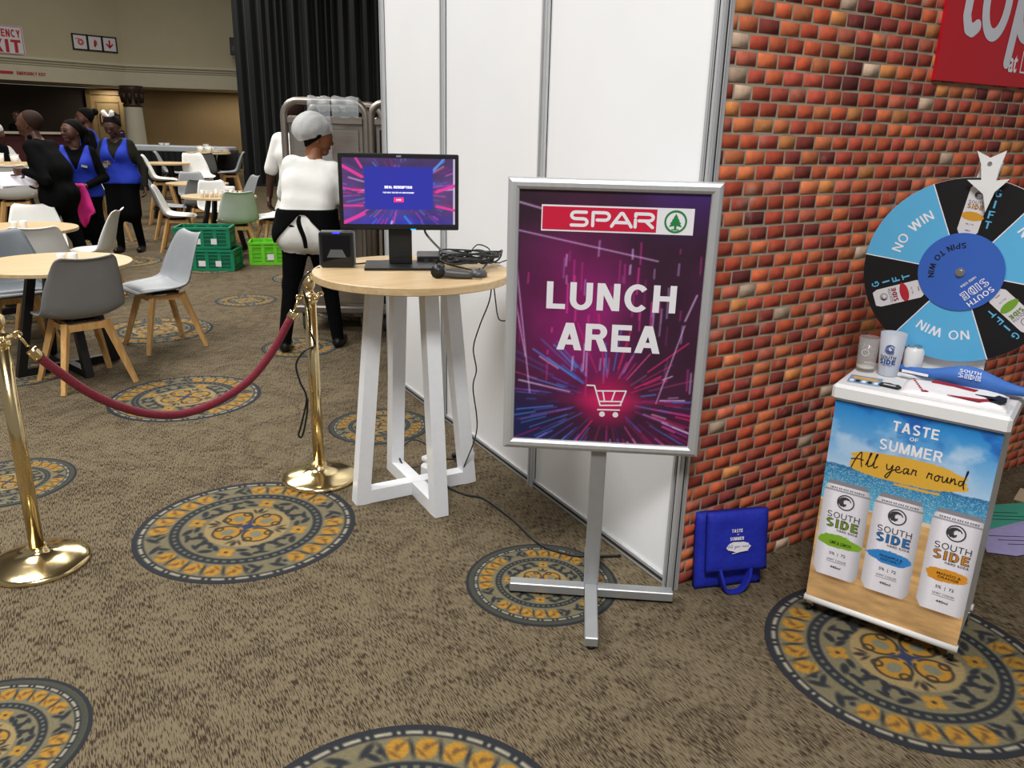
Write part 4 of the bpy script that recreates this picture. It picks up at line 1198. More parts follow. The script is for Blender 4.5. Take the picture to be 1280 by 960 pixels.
def can_text(parent, M, s, accent, small=False):
    """lettering and emblem printed on a can; M: can centre frame, s: can height"""
    AC = mat('accent_ink_%d_%d_%d' % accent, accent, .5, 0, .03, 10)
    GRAPHITE = mat('graphite_ink', (58, 58, 66), .5, 0, .03, 10)
    b = MB(); n = 24
    r = .066*s*1.2; cz = .30*s
    for i in range(n):
        a, c = 2*PI*i/n, 2*PI*(i+1)/n
        b.add([M @ Vector((rr*math.cos(t), cz+rr*math.sin(t), 0)) for rr, t in ((r*.86, a), (r, a), (r, c), (r*.86, c))], [(0, 1, 2, 3)])
    for k in range(5 if not small else 3):
        q = arc(-.008*s, cz-.006*s, r*(.72-.13*k), r*(.72-.13*k), 20+k*30, 200+k*35, 9)
        b.ribbon(q, r*.12, 0, .00003*(k+1), M, False)
    b.build('emblem', GRAPHITE, parent)
    lettering('SOUTH', GRAPHITE, parent, M @ at(.0, .155*s, .0002), w=.295*s, h=.062*s, bold=.004, spacing=1.1)
    lettering('SIDE', GRAPHITE, parent, M @ at(.0, .068*s, .0002), w=.295*s, h=.094*s, stroke=.26)
    lettering('SIDE', AC, parent, M @ at(.0, .068*s, .0006), w=.295*s, h=.094*s, stroke=.26, inset=.05)
    if not small:
        lettering('HARD SODA', GRAPHITE, parent, M @ at(.055*s, .0, .0002), w=.19*s, h=.022*s, bold=.02)
for cx, acc, fl in ((.070, (118, 150, 40), 'LIME & LEMON'), (.228, (40, 116, 190), 'PINEAPPLE &\nCOCONUT'), (.396, (206, 132, 40), 'MANGO &\nORANGE')):
    M = onf(cx, .340, .0010)
    can_text(art, M, .348, acc)
    lettering(fl, mat('flavour_ink_%d' % acc[0], tuple(int(c*.42) for c in acc), .5), art, onf(cx+.004, .294), w=.068, h=.012 if '\n' not in fl else .020, bold=.012)
    GI = MATS['graphite_ink']
    lettering('5%  |  72', GI, art, onf(cx, .252), w=.052, h=.013, bold=.01)
    lettering('SPIRIT COOLER', GI, art, onf(cx, .230), w=.062, h=.007, bold=.004)
    strokes('rule_line', [[(-.032, 0), (.032, 0)]], .001, GI, art, onf(cx, .2225))
    lettering('440ml', GI, art, onf(cx, .204), w=.034, h=.009, bold=.025)

# ------------------------------------------------------------------ prize wheel
HX, HZ, WY, WR, WK = .2325, 1.1926, .285, .277, 1.0446
Mc = Matrix.Translation(CART_LOC) @ Matrix.Rotation(CART_ROT, 4, 'Z')
base = Mc @ Vector((HX, .285+.015, .8425))
wh = thing('prize_wheel', 'blue and black spin to win prize wheel standing on the promotion counter', 'prize wheel', base, CART_ROT)
DZ = (HZ-.8425)/WK; DY = -.015/WK     # hub in local coordinates
wh.scale = (WK, WK, WK)
LBLUE = mat('sky_blue_print', (92, 176, 222), .4, 0, .02, 8)
WBLACK = mat('wheel_black_print', (22, 22, 24), .4, 0, .05, 8)
HUBBLUE = mat('royal_blue_print', (56, 98, 186), .4, 0, .02, 8)
MB().cyl((0, DY+.012, DZ), (0, DY+.001, DZ), WR, n=96).build('wheel_disc', WHITE_PLASTIC, wh)
FACE = DY-.0005
gift_i = 0
for k in range(6):
    a0, a1 = R(54.6+60*k), R(114.6+60*k)
    b = MB(); n = 20
    pts = [(WR*.998*math.cos(a0+(a1-a0)*i/n), WR*.998*math.sin(a0+(a1-a0)*i/n)) for i in range(n+1)]+[(.08*math.cos(a1), .08*math.sin(a1)), (.08*math.cos(a0), .08*math.sin(a0))]
    b.prism(pts, 0, .0006, 0, at(0, FACE, DZ) @ FRONT)
    gift = k % 2 == 0
    s = b.build('sector', WBLACK if gift else LBLUE, wh)
    strokes('sector_edge', [[(.1*math.cos(a0), .1*math.sin(a0)), (WR*math.cos(a0), WR*math.sin(a0))]], .0028, WHITE_INK, wh, at(0, FACE-.0009, DZ) @ FRONT)
    ac = (a0+a1)/2
    def wm(r, a, rot, d=.0012): return at(r*math.cos(a), FACE-d, DZ+r*math.sin(a)) @ FRONT @ Matrix.Rotation(rot, 4, 'Z')
    if gift:
        al = ac+R(-9.5)
        for ch, r in zip('GIFT', (.243, .211, .181, .152)):
            aa = ac-R(9.5)*(.21/r)**.8
            lettering(ch, LBLUE, s, wm(r, aa, ac-PI/2), h=.022, w=.016 if ch != 'I' else .005, bold=.012)
        ca = ac+R(4); M = wm(.184, ca, ca-PI/2-R(6), .0011)
        w_, h_ = .056, .146
        oc = MB(); oc.prism([(-w_/2+.008, -h_/2), (w_/2-.008, -h_/2), (w_/2, -h_/2+.012), (w_/2, h_/2-.014), (w_/2-.007, h_/2), (-w_/2+.007, h_/2), (-w_/2, h_/2-.014), (-w_/2, -h_/2+.012)], 0, .0005, 0, M)
        cp = oc.build('can_picture', mat('can_print_white', (214, 210, 214), .45, 0, .03, 20), s)
        acc = [(204, 146, 44), (176, 32, 48), (110, 156, 44)][gift_i]; gift_i += 1
        can_text(s, M @ at(0, 0, .0009), h_, acc, True)
        bl = MB(); rr = random.Random(k)
        bl.add([M @ Vector(((.030+.006*rr.random())*math.cos(t)*.9, -.018+.013*math.sin(t), .0009)) for t in [2*PI*i/14 for i in range(14)]], [tuple(range(14))])
        bl.build('flavour_splash', MATS['accent_ink_%d_%d_%d' % acc], s)
        lettering('5% | 72', MATS['graphite_ink'], s, M @ at(0, -.042, .0009), w=.022, h=.005, bold=.01)
        lettering('440ml', MATS['graphite_ink'], s, M @ at(0, -.060, .0009), w=.014, h=.004, bold=.02)
    else:
        def bend(co, r=.194):
            th = -co[:, 0]/r; rad = r+co[:, 1]
            return np.stack([-rad*np.sin(th), rad*np.cos(th)-r, co[:, 2]], 1)
        lettering('NO WIN', WHITE_INK, s, wm(.194, ac, ac-PI/2), w=.150, h=.029, stroke=.15, spacing=1.1, warp=bend)
hd = MB().cyl((0, FACE-.0005, DZ), (0, FACE-.0045, DZ), .117, n=64).build('hub_disc', HUBBLUE, wh)
def hm(x, z, rot, d=.0054): return at(x, FACE-d, DZ+z) @ FRONT @ Matrix.Rotation(R(rot), 4, 'Z')
def bend_in(co, r=.084):
    th = co[:, 0]/r; rad = r-co[:, 1]
    return np.stack([rad*np.sin(th), r-rad*np.cos(th), co[:, 2]], 1)
lettering('SPIN TO WIN', BLACK_INK, hd, hm(-.062, .047, -127), w=.150, h=.017, bold=.016, warp=bend_in)
lettering('SOUTH', WHITE_INK, hd, hm(.0655, -.066, -134), w=.082, h=.016, bold=.012)
lettering('SIDE', WHITE_INK, hd, hm(.046, -.046, -134), w=.082, h=.026, stroke=.30)
lettering('SIDE', HUBBLUE, hd, hm(.046, -.046, -134, .0062), w=.082, h=.026, stroke=.30, inset=.085)
lettering('HARD SODA', WHITE_INK, hd, hm(.026, -.0265, -134), w=.05, h=.007, bold=.02)
MB().cyl((0, FACE-.004, DZ), (0, FACE-.009, DZ), .013, n=20).cyl((0, FACE-.009, DZ), (0, FACE-.016, DZ), .007, n=16).build('hub_bolt', CHROME, wh)
# white pointer
ap = [(-.014, .352), (.022, .334), (.060, .355), (.050, .300), (.048, .272), (.081, .278), (.050, .240), (.036, .182), (.022, .232), (-.026, .270), (.010, .272), (.002, .315)]
b = MB(); b.prism(ap[::-1], .020, .024, 0, at(0, FACE, DZ) @ FRONT)
pt = b.build('pointer', WHITE_PLASTIC, wh)
MB().cyl((.024, FACE-.026, DZ+.318), (.024, FACE-.0245+.03, DZ+.318), .006, n=14).build('pointer_screw', CHROME, pt)
MB().box((.016, FACE+.016, DZ+.262), (.052, .010, .13), 0, Matrix.Rotation(R(10), 4, 'Y')).build('pointer_bracket', WHITE_PLASTIC, wh)
# white stand behind the disc
MB().box((.01, .020, .20), (.20, .010, .40), 0, None, .003).build('stand_plate', WHITE_PLASTIC, wh)
MB().box((.01, -.035, .007), (.25, .12, .012), 0, None, .003).build('stand_foot', WHITE_PLASTIC, wh)
MB().cyl((0, DY+.010, DZ), (0, .020, DZ), .010).build('axle', CHROME, wh)

# ------------------------------------------------------------------ things on the counter
def on_counter(x, y): 
    v = Mc @ Vector((x, y, .8424)); return (v.x, v.y, v.z)
GLASS = mat('clear_glass', (226, 228, 226), .04, 0, .0, 5, alpha=.16)
g = thing('drinking_glass', 'clear straight drinking glass on the left corner of the counter', 'glass', on_counter(.018, .20), CART_ROT)
MB().lathe([(0, 0), (.028, 0), (.030, .004), (.033, .118), (.0315, .118), (.029, .014), (.0, .012)], 28).build('vessel', GLASS, g)
bz_ = MB(); bz_.lathe([(0, .0125), (.0285, .0135), (.029, .02), (0, .022)], 24); bz_.build('base_pool', mat('glass_base_frost', (206, 206, 196), .25, 0, .1, 40), g)
WIN = mat('etched_white', (220, 222, 222), .5, alpha=.8)
b = MB()
for i in range(20):
    a, c = 2*PI*i/20, 2*PI*(i+1)/20
    b.add([(r*math.cos(t), -.0335, .070+r*math.sin(t)) for r, t in ((.010, a), (.0125, a), (.0125, c), (.010, c))], [(0, 1, 2, 3)])
b.build('etched_ring', WIN, g)
FROST = mat('frosted_plastic', (206, 212, 224), .5, 0, .02, 10, trans=.25)
cu = thing('frosted_cup', 'frosted white tumbler with blue SOUTH SIDE logo on the counter', 'cup', on_counter(.088, .205), CART_ROT)
cb_ = MB().lathe([(0, 0), (.030, 0), (.031, .004), (.0405, .142), (.039, .142), (.0295, .006), (0, .005)], 36).build('vessel', FROST, cu)
def wrap(co, r=.0375):
    a = co[:, 0]/r
    return np.stack([r*np.sin(a), co[:, 1], r*np.cos(a)], 1)
CUPBLUE = mat('logo_blue_ink', (34, 66, 140), .5)
MCUP = FRONT
for txt, zz, w_, h_, bd, m_ in (('SOUTH', .066, .050, .0115, .01, BLACK_INK), ('SIDE', .051, .050, .016, .05, CUPBLUE), ('HARD SODA', .039, .030, .004, .02, CUPBLUE)):
    rr = .0312+(.0405-.031)*(zz/.142)+.0012
    lettering(txt, m_, cu, at(0, 0, zz) @ MCUP, w=w_, h=h_, bold=bd, warp=lambda co, rr=rr: wrap(co, rr))
b = MB()
for k, rr in enumerate((.0145, .0105, .0068)):
    q = arc(0, 0, rr, rr, 30+60*k, 330+60*k, 16)
    b.ribbon(q, .0026, 0, 0, at(.004, -.0390, .094) @ FRONT @ at(0, 0, 0), False)
b.build('emblem', CUPBLUE, cu)
ct = thing('drink_mat', 'small printed beach coaster on the front left of the counter', 'coaster', on_counter(.050, .078), CART_ROT+R(6))
MB().box((0, 0, .002), (.096, .085, .0035)).build('card', mat('coaster_blue_print', (120, 150, 184), .5, 0, .2, 40), ct)
MB().box((0, .012, .0040), (.074, .026, .0004)).build('brush_band', mat('ochre_print', (218, 164, 62), .5, 0, .2, 60), ct)
for k in range(5): MB().box((-.036+.018*k, -.026, .0040), (.012, .026, .0004)).build('can_mark', BLACK_INK if k % 2 else WHITE_INK, ct)
bk = thing('bottle_opener', 'black flat bottle opener tag beside the coaster', 'opener', on_counter(.128, .066), CART_ROT-R(4))
b = MB(); b.prism([(-.030, -.018), (.030, -.020), (.033, .004), (.020, .020), (.010, .014), (-.006, .022), (-.030, .014)], 0.0003, .006); b.build('plate', BLACK_PLASTIC, bk)
MB().box((0, -.004, .0063), (.036, .007, .0005)).build('printed_line', WHITE_INK, bk)
# folded T-shirt
TEE = mat('white_cotton', (232, 230, 232), .85, 0, .03, 60, .1)
sh = thing('folded_shirt', 'folded white shirt with red trim and black print on the counter', 'shirt', on_counter(.305, .095), CART_ROT+R(4))
def cloth_slab(w, d, h, seed, n=18, m=14):
    rs = np.random.RandomState(seed); b = MB(); vs_ = []; fs_ = []
    g = fbm(n, m, (4, 3), seed, 3)
    for j in range(m):
        for i in range(n):
            u, v = i/(n-1)*2-1, j/(m-1)*2-1
            e = (1-abs(u)**8)*(1-abs(v)**8)
            vs_.append((u*w/2, v*d/2, h*(.35+.65*e)*(.75+.5*g[j, i])))
    for j in range(m-1):
        for i in range(n-1): fs_.append((j*n+i, j*n+i+1, (j+1)*n+i+1, (j+1)*n+i))
    b.add(vs_, fs_, 0, True)
    bot = [(v[0], v[1], .0005) for v in vs_]; b.add(bot, [f[::-1] for f in fs_], 0)
    ring_ = [i for i in range(n)]+[j*n+n-1 for j in range(1, m)]+[(m-1)*n+i for i in range(n-2, -1, -1)]+[j*n for j in range(m-2, 0, -1)]
    k = n*m
    b.f += [(a+k, c+k, c, a) for a, c in zip(ring_, ring_[1:]+ring_[:1])]; b.m += [0]*len(ring_); b.sm += [False]*len(ring_)
    return b
cloth_slab(.285, .17, .020, 3).build('folded_body', TEE, sh)
DRED = mat('dark_red_fabric', (156, 30, 48), .8, 0, .06, 40)
def patch(poly, z, m, nm):
    b = MB(); b.prism(poly, z, z+.0025); b.build(nm, m, sh)
patch([(-.07, .045), (.05, .015), (.060, .040), (-.065, .075)], .019, DRED, 'red_trim')
patch([(-.015, -.070), (.07, -.080), (.115, -.045), (.10, -.035), (.07, -.058)], .019, DRED, 'red_trim')
patch([(-.085, -.075), (-.065, -.07), (-.075, -.06)], .019, DRED, 'red_trim')
patch([(.055, -.012), (.085, -.030), (.095, -.062), (.125, -.070), (.138, -.040), (.138, .0), (.115, .016), (.105, -.008)], .019, BLACK_INK, 'black_print')
for k in range(7): patch([(-.125+.006*k, .05-.018*k), (-.118+.006*k, .05-.018*k), (-.120+.006*k, .06-.018*k)], .0185, DRED, 'red_speckle')
# blue visor
vb = thing('sun_visor', 'blue sun visor with white outlined logo lying in front of the wheel', 'visor', on_counter(.300, .222), CART_ROT-R(6))
VIS = mat('visor_blue_foam', (62, 112, 190), .6, 0, .04, 20)
b = MB(); n = 40; vs_ = []
for i in range(n+1):
    t = i/n; x = -.19+.40*t
    hgt_ = .018+.062*math.exp(-((t-.55)/.25)**2)
    y0 = -.02-.045*math.sin(PI*t)
    vs_ += [(x, y0, .020+.004*math.sin(6*t)), (x, y0+.012, .022+hgt_*.75), (x, y0+.030, .021+hgt_*.72), (x, y0+.018, .018)]
fs_ = []
for i in range(n):
    a = 4*i
    for k in range(4): fs_.append((a+k, a+4+k, a+4+(k+1) % 4, a+(k+1) % 4))
fs_ += [(0, 1, 2, 3), (4*n+3, 4*n+2, 4*n+1, 4*n)]
b.add(vs_, fs_, 0, True); b.build('peak', VIS, vb)
Mv = at(.036, -.0600, .056) @ Matrix.Rotation(R(-8), 4, 'X') @ FRONT
lettering('SOUTH', WHITE_INK, vb, Mv @ at(0, .012, .004), w=.06, h=.009, bold=.02)
lettering('SIDE', WHITE_INK, vb, Mv @ at(0, -.003, .004), w=.064, h=.016, stroke=.30)
lettering('SIDE', VIS, vb, Mv @ at(0, -.003, .0046), w=.064, h=.016, stroke=.30, inset=.085)
MB().box((-.12, -.0615, .030), (.08, .002, .008)).build('band_print', WHITE_INK, vb)
cn = thing('white_can', 'plain white can standing behind the frosted tumbler', 'can', on_counter(.150, .245), CART_ROT)
MB().lathe([(0, 0), (.024, 0), (.030, .008), (.030, .085), (.024, .096), (.022, .098), (0, .096)], 28).build('body', WHITE_PLASTIC, cn)
MB().lathe([(.022, .098), (.0235, .100), (.0225, .102), (.020, .099)], 24).build('rim', CHROME, cn)

# ------------------------------------------------------------------ folded blue bag
bag = thing('tote_bag', 'royal blue folded tote bag leaning at the foot of the brick wall', 'bag', (.205, -.072, 0), R(-17))
BAGB = mat('royal_blue_nonwoven', (24, 40, 168), .7, 0, .10, 60, .25)
def soft_panel(w, h, d, seed, tilt, n=16, m=16):
    g = fbm(n, m, (3, 4), seed, 3); b = MB(); f = []; k = []
    for j in range(m):
        for i in range(n):
            u, v = i/(n-1)*2-1, j/(m-1)
            e = (1-abs(u)**10)*(1-abs(2*v-1)**10)
            f.append((u*w/2, -d*(.5+.5*e)-.010*(g[j, i]-.5)+tilt*v, v*h)); k.append((u*w/2, .004+tilt*v, v*h))
    fs_ = [(j*n+i, j*n+i+1, (j+1)*n+i+1, (j+1)*n+i) for j in range(m-1) for i in range(n-1)]
    b.add(f+k, fs_+[tuple(q+n*m for q in x[::-1]) for x in fs_], 0, True)
    r_ = [i for i in range(n)]+[j*n+n-1 for j in range(1, m)]+[(m-1)*n+i for i in range(n-2, -1, -1)]+[j*n for j in range(m-2, 0, -1)]
    q = n*m
    for a, c in zip(r_, r_[1:]+r_[:1]): b.f.append((a+q, c+q, c, a)); b.m.append(0); b.sm.append(True)
    return b
soft_panel(.262, .285, .030, 3, .040).build('back_fold', BAGB, bag)
o = soft_panel(.236, .225, .020, 7, .034).build('front_flap', BAGB, bag); o.location = (.012, -.036, .078)
b = MB(); hpts = catmull([(-.055, -.040, .09), (-.045, -.058, .045), (-.03, -.062, .012), (.0, -.064, .006), (.03, -.062, .014), (.055, -.055, .05), (.066, -.042, .085)], 26)
for a, c in zip(hpts, hpts[1:]): b.bar(a, c, .010, .026, 0, (0, -1, .2))
b.build('handle', BAGB, bag)
fl = o
def onbag(x, z): return at(x, -.0245+.034*z/.225, z) @ Matrix.Rotation(-math.atan(.034/.225), 4, 'X') @ FRONT
lettering('TASTE', WHITE_INK, fl, onbag(-.010, .160), w=.042, h=.013, bold=.03)
lettering('OF', WHITE_INK, fl, onbag(-.006, .146), w=.008, h=.005, bold=.02)
lettering('SUMMER', WHITE_INK, fl, onbag(-.010, .131), w=.054, h=.013, bold=.03)
bb_ = MB(); rr = random.Random(2)
bb_.add([onbag(-.004+(.044+.006*rr.random())*math.cos(t), .100+(.017+.004*rr.random())*math.sin(t)) @ Vector((0, 0, .0005)) for t in [2*PI*i/22 for i in range(22)]], [tuple(range(22))])
bb_.build('brush_print', WHITE_INK, fl)
script_line('script_lettering', 'All year round', ADV, .011, BAGB, fl, onbag(-.004, .098) @ at(0, 0, .0016), .0008)
strokes('underline', [[(-.03, 0), (0, .006), (.03, .009)]], .003, WHITE_INK, fl, onbag(.004, .076) @ at(0, 0, .001))

# ------------------------------------------------------------------ papers on the floor at the right
def sheet(label, pts, z, m, line=None, name='paper_sheet'):
    t = thing(name, label, 'paper', (pts[0][0], pts[0][1], 0))
    p = [(x-pts[0][0], y-pts[0][1]) for x, y in pts]
    MB().prism(p, z, z+.002).build('sheet', m, t)
    cx = sum(q[0] for q in p)/len(p); cy = sum(q[1] for q in p)/len(p)
    for k in range(3):
        s_ = -.05+.04*k
        MB().bar((cx-.08, cy+s_+.05, z+.0026), (cx+.09, cy+s_-.05, z+.0026), .004, .0008).build('printed_line', BLACK_INK, t)
    return t
sheet('lavender form sheet on the carpet right of the counter', [(1.32, -.385), (1.40, -.46), (1.72, -.52), (1.80, -.30), (1.47, -.27)], .006, mat('lavender_paper', (170, 164, 214), .7))
sheet('teal form sheet lying behind the lavender one', [(1.46, -.285), (1.82, -.33), (1.98, -.20), (1.74, -.115), (1.56, -.14)], .0015, mat('teal_paper', (70, 170, 146), .7))
bx_ = thing('cardboard_leaflet', 'beige leaflet on the carpet at the right edge', 'leaflet', (2.03, -.17, 0), R(20))
MB().box((0, 0, .004), (.16, .12, .006)).build('card', mat('beige_card', (196, 178, 150), .7), bx_)
MB().box((0, 0, .0075), (.12, .02, .0006)).build('printed_band', BLACK_INK, bx_)
# ------------------------------------------------------------------ tub chairs
CH_WHITE = mat('white_chair_plastic', (226, 226, 222), .45, 0, .02, 12)
CH_GREY = mat('grey_chair_plastic', (98, 104, 110), .45, 0, .03, 12)
CH_DARK = mat('dark_grey_chair_plastic', (122, 123, 124), .45, 0, .03, 12)
CH_LIGHT = mat('light_grey_chair_plastic', (146, 150, 154), .45, 0, .03, 12)
CH_GREEN = mat('pale_green_grey_chair_plastic', (196, 204, 190), .45, 0, .03, 12)
PROF = [(-.225, .425, .150, .000), (-.205, .440, .195, .004), (-.15, .443, .225, .012), (-.05, .432, .238, .030), (.06, .428, .242, .046), (.135, .446, .242, .060),
        (.178, .495, .240, .066), (.200, .570, .232, .060), (.222, .660, .214, .046), (.243, .750, .190, .026), (.258, .800, .172, .010), (.272, .822, .140, .000)]
def shell_grid(nv=30, nu=17, lift=0.0, off=0.0):
    P = catmull(PROF, nv); G_ = []
    for i, q in enumerate(P):
        a = P[max(i-1, 0)]; c = P[min(i+1, nv-1)]
        t = np.array([c[0]-a[0], c[1]-a[1]]); t /= np.linalg.norm(t)
        nrm = np.array([-t[1], t[0]])               # inwards: up over the seat, forward at the back
        row = []
        for j in range(nu):
            u = j/(nu-1)*2-1
            k = q[3]*abs(u)**2.6+off
            # the shell's top edge rolls backwards
            roll = max(0, (i/(nv-1)-.93)/.07)*.012
            horn = max(0, (i/(nv-1)-.78)/.22)**1.5*.016*(abs(u)**2-.4)
            row.append((u*q[2], q[0]+nrm[0]*k+roll, q[1]+nrm[1]*k+lift+horn))
        G_.append(row)
    return G_
def shell_mesh(lift=0.0):
    A = shell_grid(lift=lift, off=.0045); Bq = shell_grid(lift=lift, off=-.0045)
    nv, nu = len(A), len(A[0]); b = MB()
    va = [p for r in A for p in r]; vb_ = [p for r in Bq for p in r]
    fa = [(i*nu+j, i*nu+j+1, (i+1)*nu+j+1, (i+1)*nu+j) for i in range(nv-1) for j in range(nu-1)]
    b.add(va+vb_, fa+[tuple(q+nv*nu for q in f[::-1]) for f in fa], 0, True)
    ring_ = [j for j in range(nu)]+[i*nu+nu-1 for i in range(1, nv)]+[(nv-1)*nu+j for j in range(nu-2, -1, -1)]+[i*nu for i in range(nv-2, 0, -1)]
    q = nv*nu
    for a, c in zip(ring_, ring_[1:]+ring_[:1]): b.f.append((a+q, c+q, c, a)); b.m.append(0); b.sm.append(True)
    return b
def cushion_mesh(lift=0.0):
    nv, nu = 12, 13; P = catmull(PROF, 60); b = MB(); top = []; bot = []
    for i in range(nv):
        q = P[6+int(i*2.0)]
        for j in range(nu):
            u = j/(nu-1)*2-1; v = i/(nv-1)*2-1
            e = max(0, (1-abs(u)**5)*(1-abs(v)**5))
            k = q[3]*abs(u*.84)**2.6
            top.append((u*q[2]*.84, q[0], q[1]+k+.006+.020*e+lift)); bot.append((u*q[2]*.84, q[0], q[1]+k+.0046+lift))
    f = [(i*nu+j, i*nu+j+1, (i+1)*nu+j+1, (i+1)*nu+j) for i in range(nv-1) for j in range(nu-1)]
    b.add(top+bot, f+[tuple(q+nv*nu for q in x[::-1]) for x in f], 0, True)
    r_ = [j for j in range(nu)]+[i*nu+nu-1 for i in range(1, nv)]+[(nv-1)*nu+j for j in range(nu-2, -1, -1)]+[i*nu for i in range(nv-2, 0, -1)]
    q = nv*nu
    for a, c in zip(r_, r_[1:]+r_[:1]): b.f.append((a+q, c+q, c, a)); b.m.append(0); b.sm.append(True)
    return b
def leg_mesh(sx, sy, zt, spread):
    t = Vector((sx*.115, sy*.105+.0, zt)); bt = Vector((sx*spread, sy*spread, 0))
    b = MB(); b.bar(bt, t, .026, .026, 0, (sx, -sy, 0), .044, .036); return b
CHM = {}
def make_chair(color, high=False):
    """prototype meshes, shared between the chairs of one kind"""
    key = (color.name, high)
    if key in CHM: return CHM[key]
    lift = .262 if high else 0.0; zt = .405+lift; spread = .245 if high else .215
    D = {'shell': shell_mesh(lift), 'cushion': cushion_mesh(lift)}
    legs = [leg_mesh(sx, sy, zt, spread) for sx in (-1, 1) for sy in (-1, 1)]
    fr = MB()
    for s in (-1, 1):
        fr.bar((-.125, s*.105, zt-.028), (.125, s*.105, zt-.028), .022, .042); fr.bar((s*.115, -.115, zt-.026), (s*.115, .115, zt-.026), .022, .036)
    plate = MB().box((0, 0, zt+.004), (.20, .19, .012)).cyl((-.07, -.07, zt+.008), (-.07, -.07, zt+.022), .018).cyl((.07, -.07, zt+.008), (.07, -.07, zt+.022), .018).cyl((-.07, .07, zt+.008), (-.07, .07, zt+.020), .018).cyl((.07, .07, zt+.008), (.07, .07, zt+.020), .018)
    CHM[key] = (D, legs, fr, plate, lift)
    return CHM[key]
CH_MESH = {}
def chair(color, x, y, deg, label, high=False, group=None, small=False):
    name = 'bar_chair' if high else 'tub_chair'
    key = (color.name, high)
    g = group or ('high tub chairs at the far tables' if high else 'tub chairs around the low round tables')
    if key in CH_MESH:
        return dup(CH_MESH[key], (x, y, 0), R(deg), label, g)
    t = thing(name, label, 'chair', (x, y, 0), R(deg), g)
    D, legs, fr, plate, lift = make_chair(color, high)
    s = D['shell'].build('shell', color, t); D['cushion'].build('seat_cushion', color, t)
    for l in legs: l.build('leg', BEECH, t)
    fr.build('leg_frame', BEECH, t); plate.build('mounting_plate', BLACK_METAL, t)
    if high:
        for s_ in (-1, 1):
            MB().bar((-.19, s_*.19, .25), (.19, s_*.19, .25), .016, .016).build('footrest', BLACK_METAL, t)
            MB().bar((s_*.19, -.19, .25), (s_*.19, .19, .25), .016, .016).build('footrest', BLACK_METAL, t)
    CH_MESH[key] = t
    return t
chair(CH_DARK, -1.765, 3.60, -162.5, 'dark grey tub chair seen from behind at the nearest round table')
chair(CH_LIGHT, -1.217, 4.34, -73.7, 'light grey tub chair turned sideways right of the nearest round table')
chair(CH_WHITE, -1.58, 6.32, -107, 'white tub chair seen edge-on behind the nearest table')
chair(CH_WHITE, -1.985, 5.26, 181, 'white tub chair with its back to the nearest table and shakers')
chair(CH_WHITE, -2.00, 6.72, 3, 'white tub chair facing the camera in front of the man in black')
chair(CH_GREY, -2.15, 4.62, 14, 'slate grey tub chair cut by the left edge of the frame')
chair(CH_WHITE, -.47, 9.30, 78, 'white tub chair seen from the side left of the cup table')
chair(CH_LIGHT, -.42, 10.55, 80, 'light grey tub chair half hidden behind the white side-on chair')
chair(CH_GREEN, .10, 8.36, 178, 'pale green-grey tub chair seen from behind above the green crates')
chair(CH_WHITE, .64, 8.85, -84, 'white tub chair half hidden behind the white-shirted cook')
chair(CH_WHITE, .14, 9.98, 4, 'white tub chair facing the camera behind the row of cups')
chair(CH_DARK, .04, 10.72, 176, 'dark grey tub chair peeping out behind the white one at the cups')
chair(CH_LIGHT, .18, 12.26, 4, 'light grey tub chair facing the camera at the second far table')
chair(CH_LIGHT, .72, 11.35, -82, 'light grey tub chair back standing near the curtain edge')
chair(CH_WHITE, -2.23, 9.25, 178, 'white high chair with its back to the camera behind the papers', True)
chair(CH_DARK, .60, 14.1, 178, 'dark grey high chair seen from behind at the farthest table', True)
chair(CH_WHITE, .42, 13.3, 14, 'white high chair left of the dark grey one', True)
chair(CH_LIGHT, .10, 14.3, 78, 'light grey high chair seen from the side near the buffet', True)
chair(CH_WHITE, -.27, 12.5, 80, 'white high chair seen from the side behind the bow-haired waitress', True)
chair(CH_LIGHT, 1.15, 14.45, -98, 'light grey high chair in profile beside the curtain', True)
chair(CH_WHITE, 1.30, 15.60, 176, 'white high chair with a black jacket over its back', True)
chair(CH_WHITE, -2.35, 16.5, 60, 'white high chair far off behind the man in black', True)
chair(CH_WHITE, -1.30, 10.4, -60, 'white high chair glimpsed between the two blue aprons', True)

# ------------------------------------------------------------------ tables of the lunch area
low = dict(rad=.46, h=.71, metal=BLACK_METAL, r_top=.14, r_bot=.30, bar=.05, th=.026)
g = 'round oak lunch tables'
round_table('round_table', 'nearest round oak table with two white shakers and black legs', 'table', (-1.86, 3.97, 0), rotz=R(20), group=g, **low)
round_table('round_table', 'round oak table in front of the man in black', 'table', (-2.12, 6.05, 0), rotz=R(35), group=g, **low)
round_table('round_table', 'round oak table with a row of white cups', 'table', (.02, 9.02, 0), rotz=R(15), group=g, **low)
round_table('round_table', 'round oak table behind the cup table', 'table', (.12, 11.5, 0), rotz=R(40), group=g, **low)
high_ = dict(rad=.42, h=1.06, metal=BLACK_METAL, r_top=.13, r_bot=.27, bar=.05, th=.03)
g = 'high oak tables'
round_table('high_table', 'high round oak table at the left edge behind the man in black', 'table', (-2.28, 10.15, 0), rotz=R(10), group=g, **high_)
round_table('high_table', 'high round oak table with mugs before the tan wall', 'table', (.86, 15.0, 0), rotz=R(30), group=g, **high_)
high_['h'] = .93
round_table('high_table', 'round oak table edge near the buffet', 'table', (-.12, 13.45, 0), rotz=R(30), group=g, **high_)

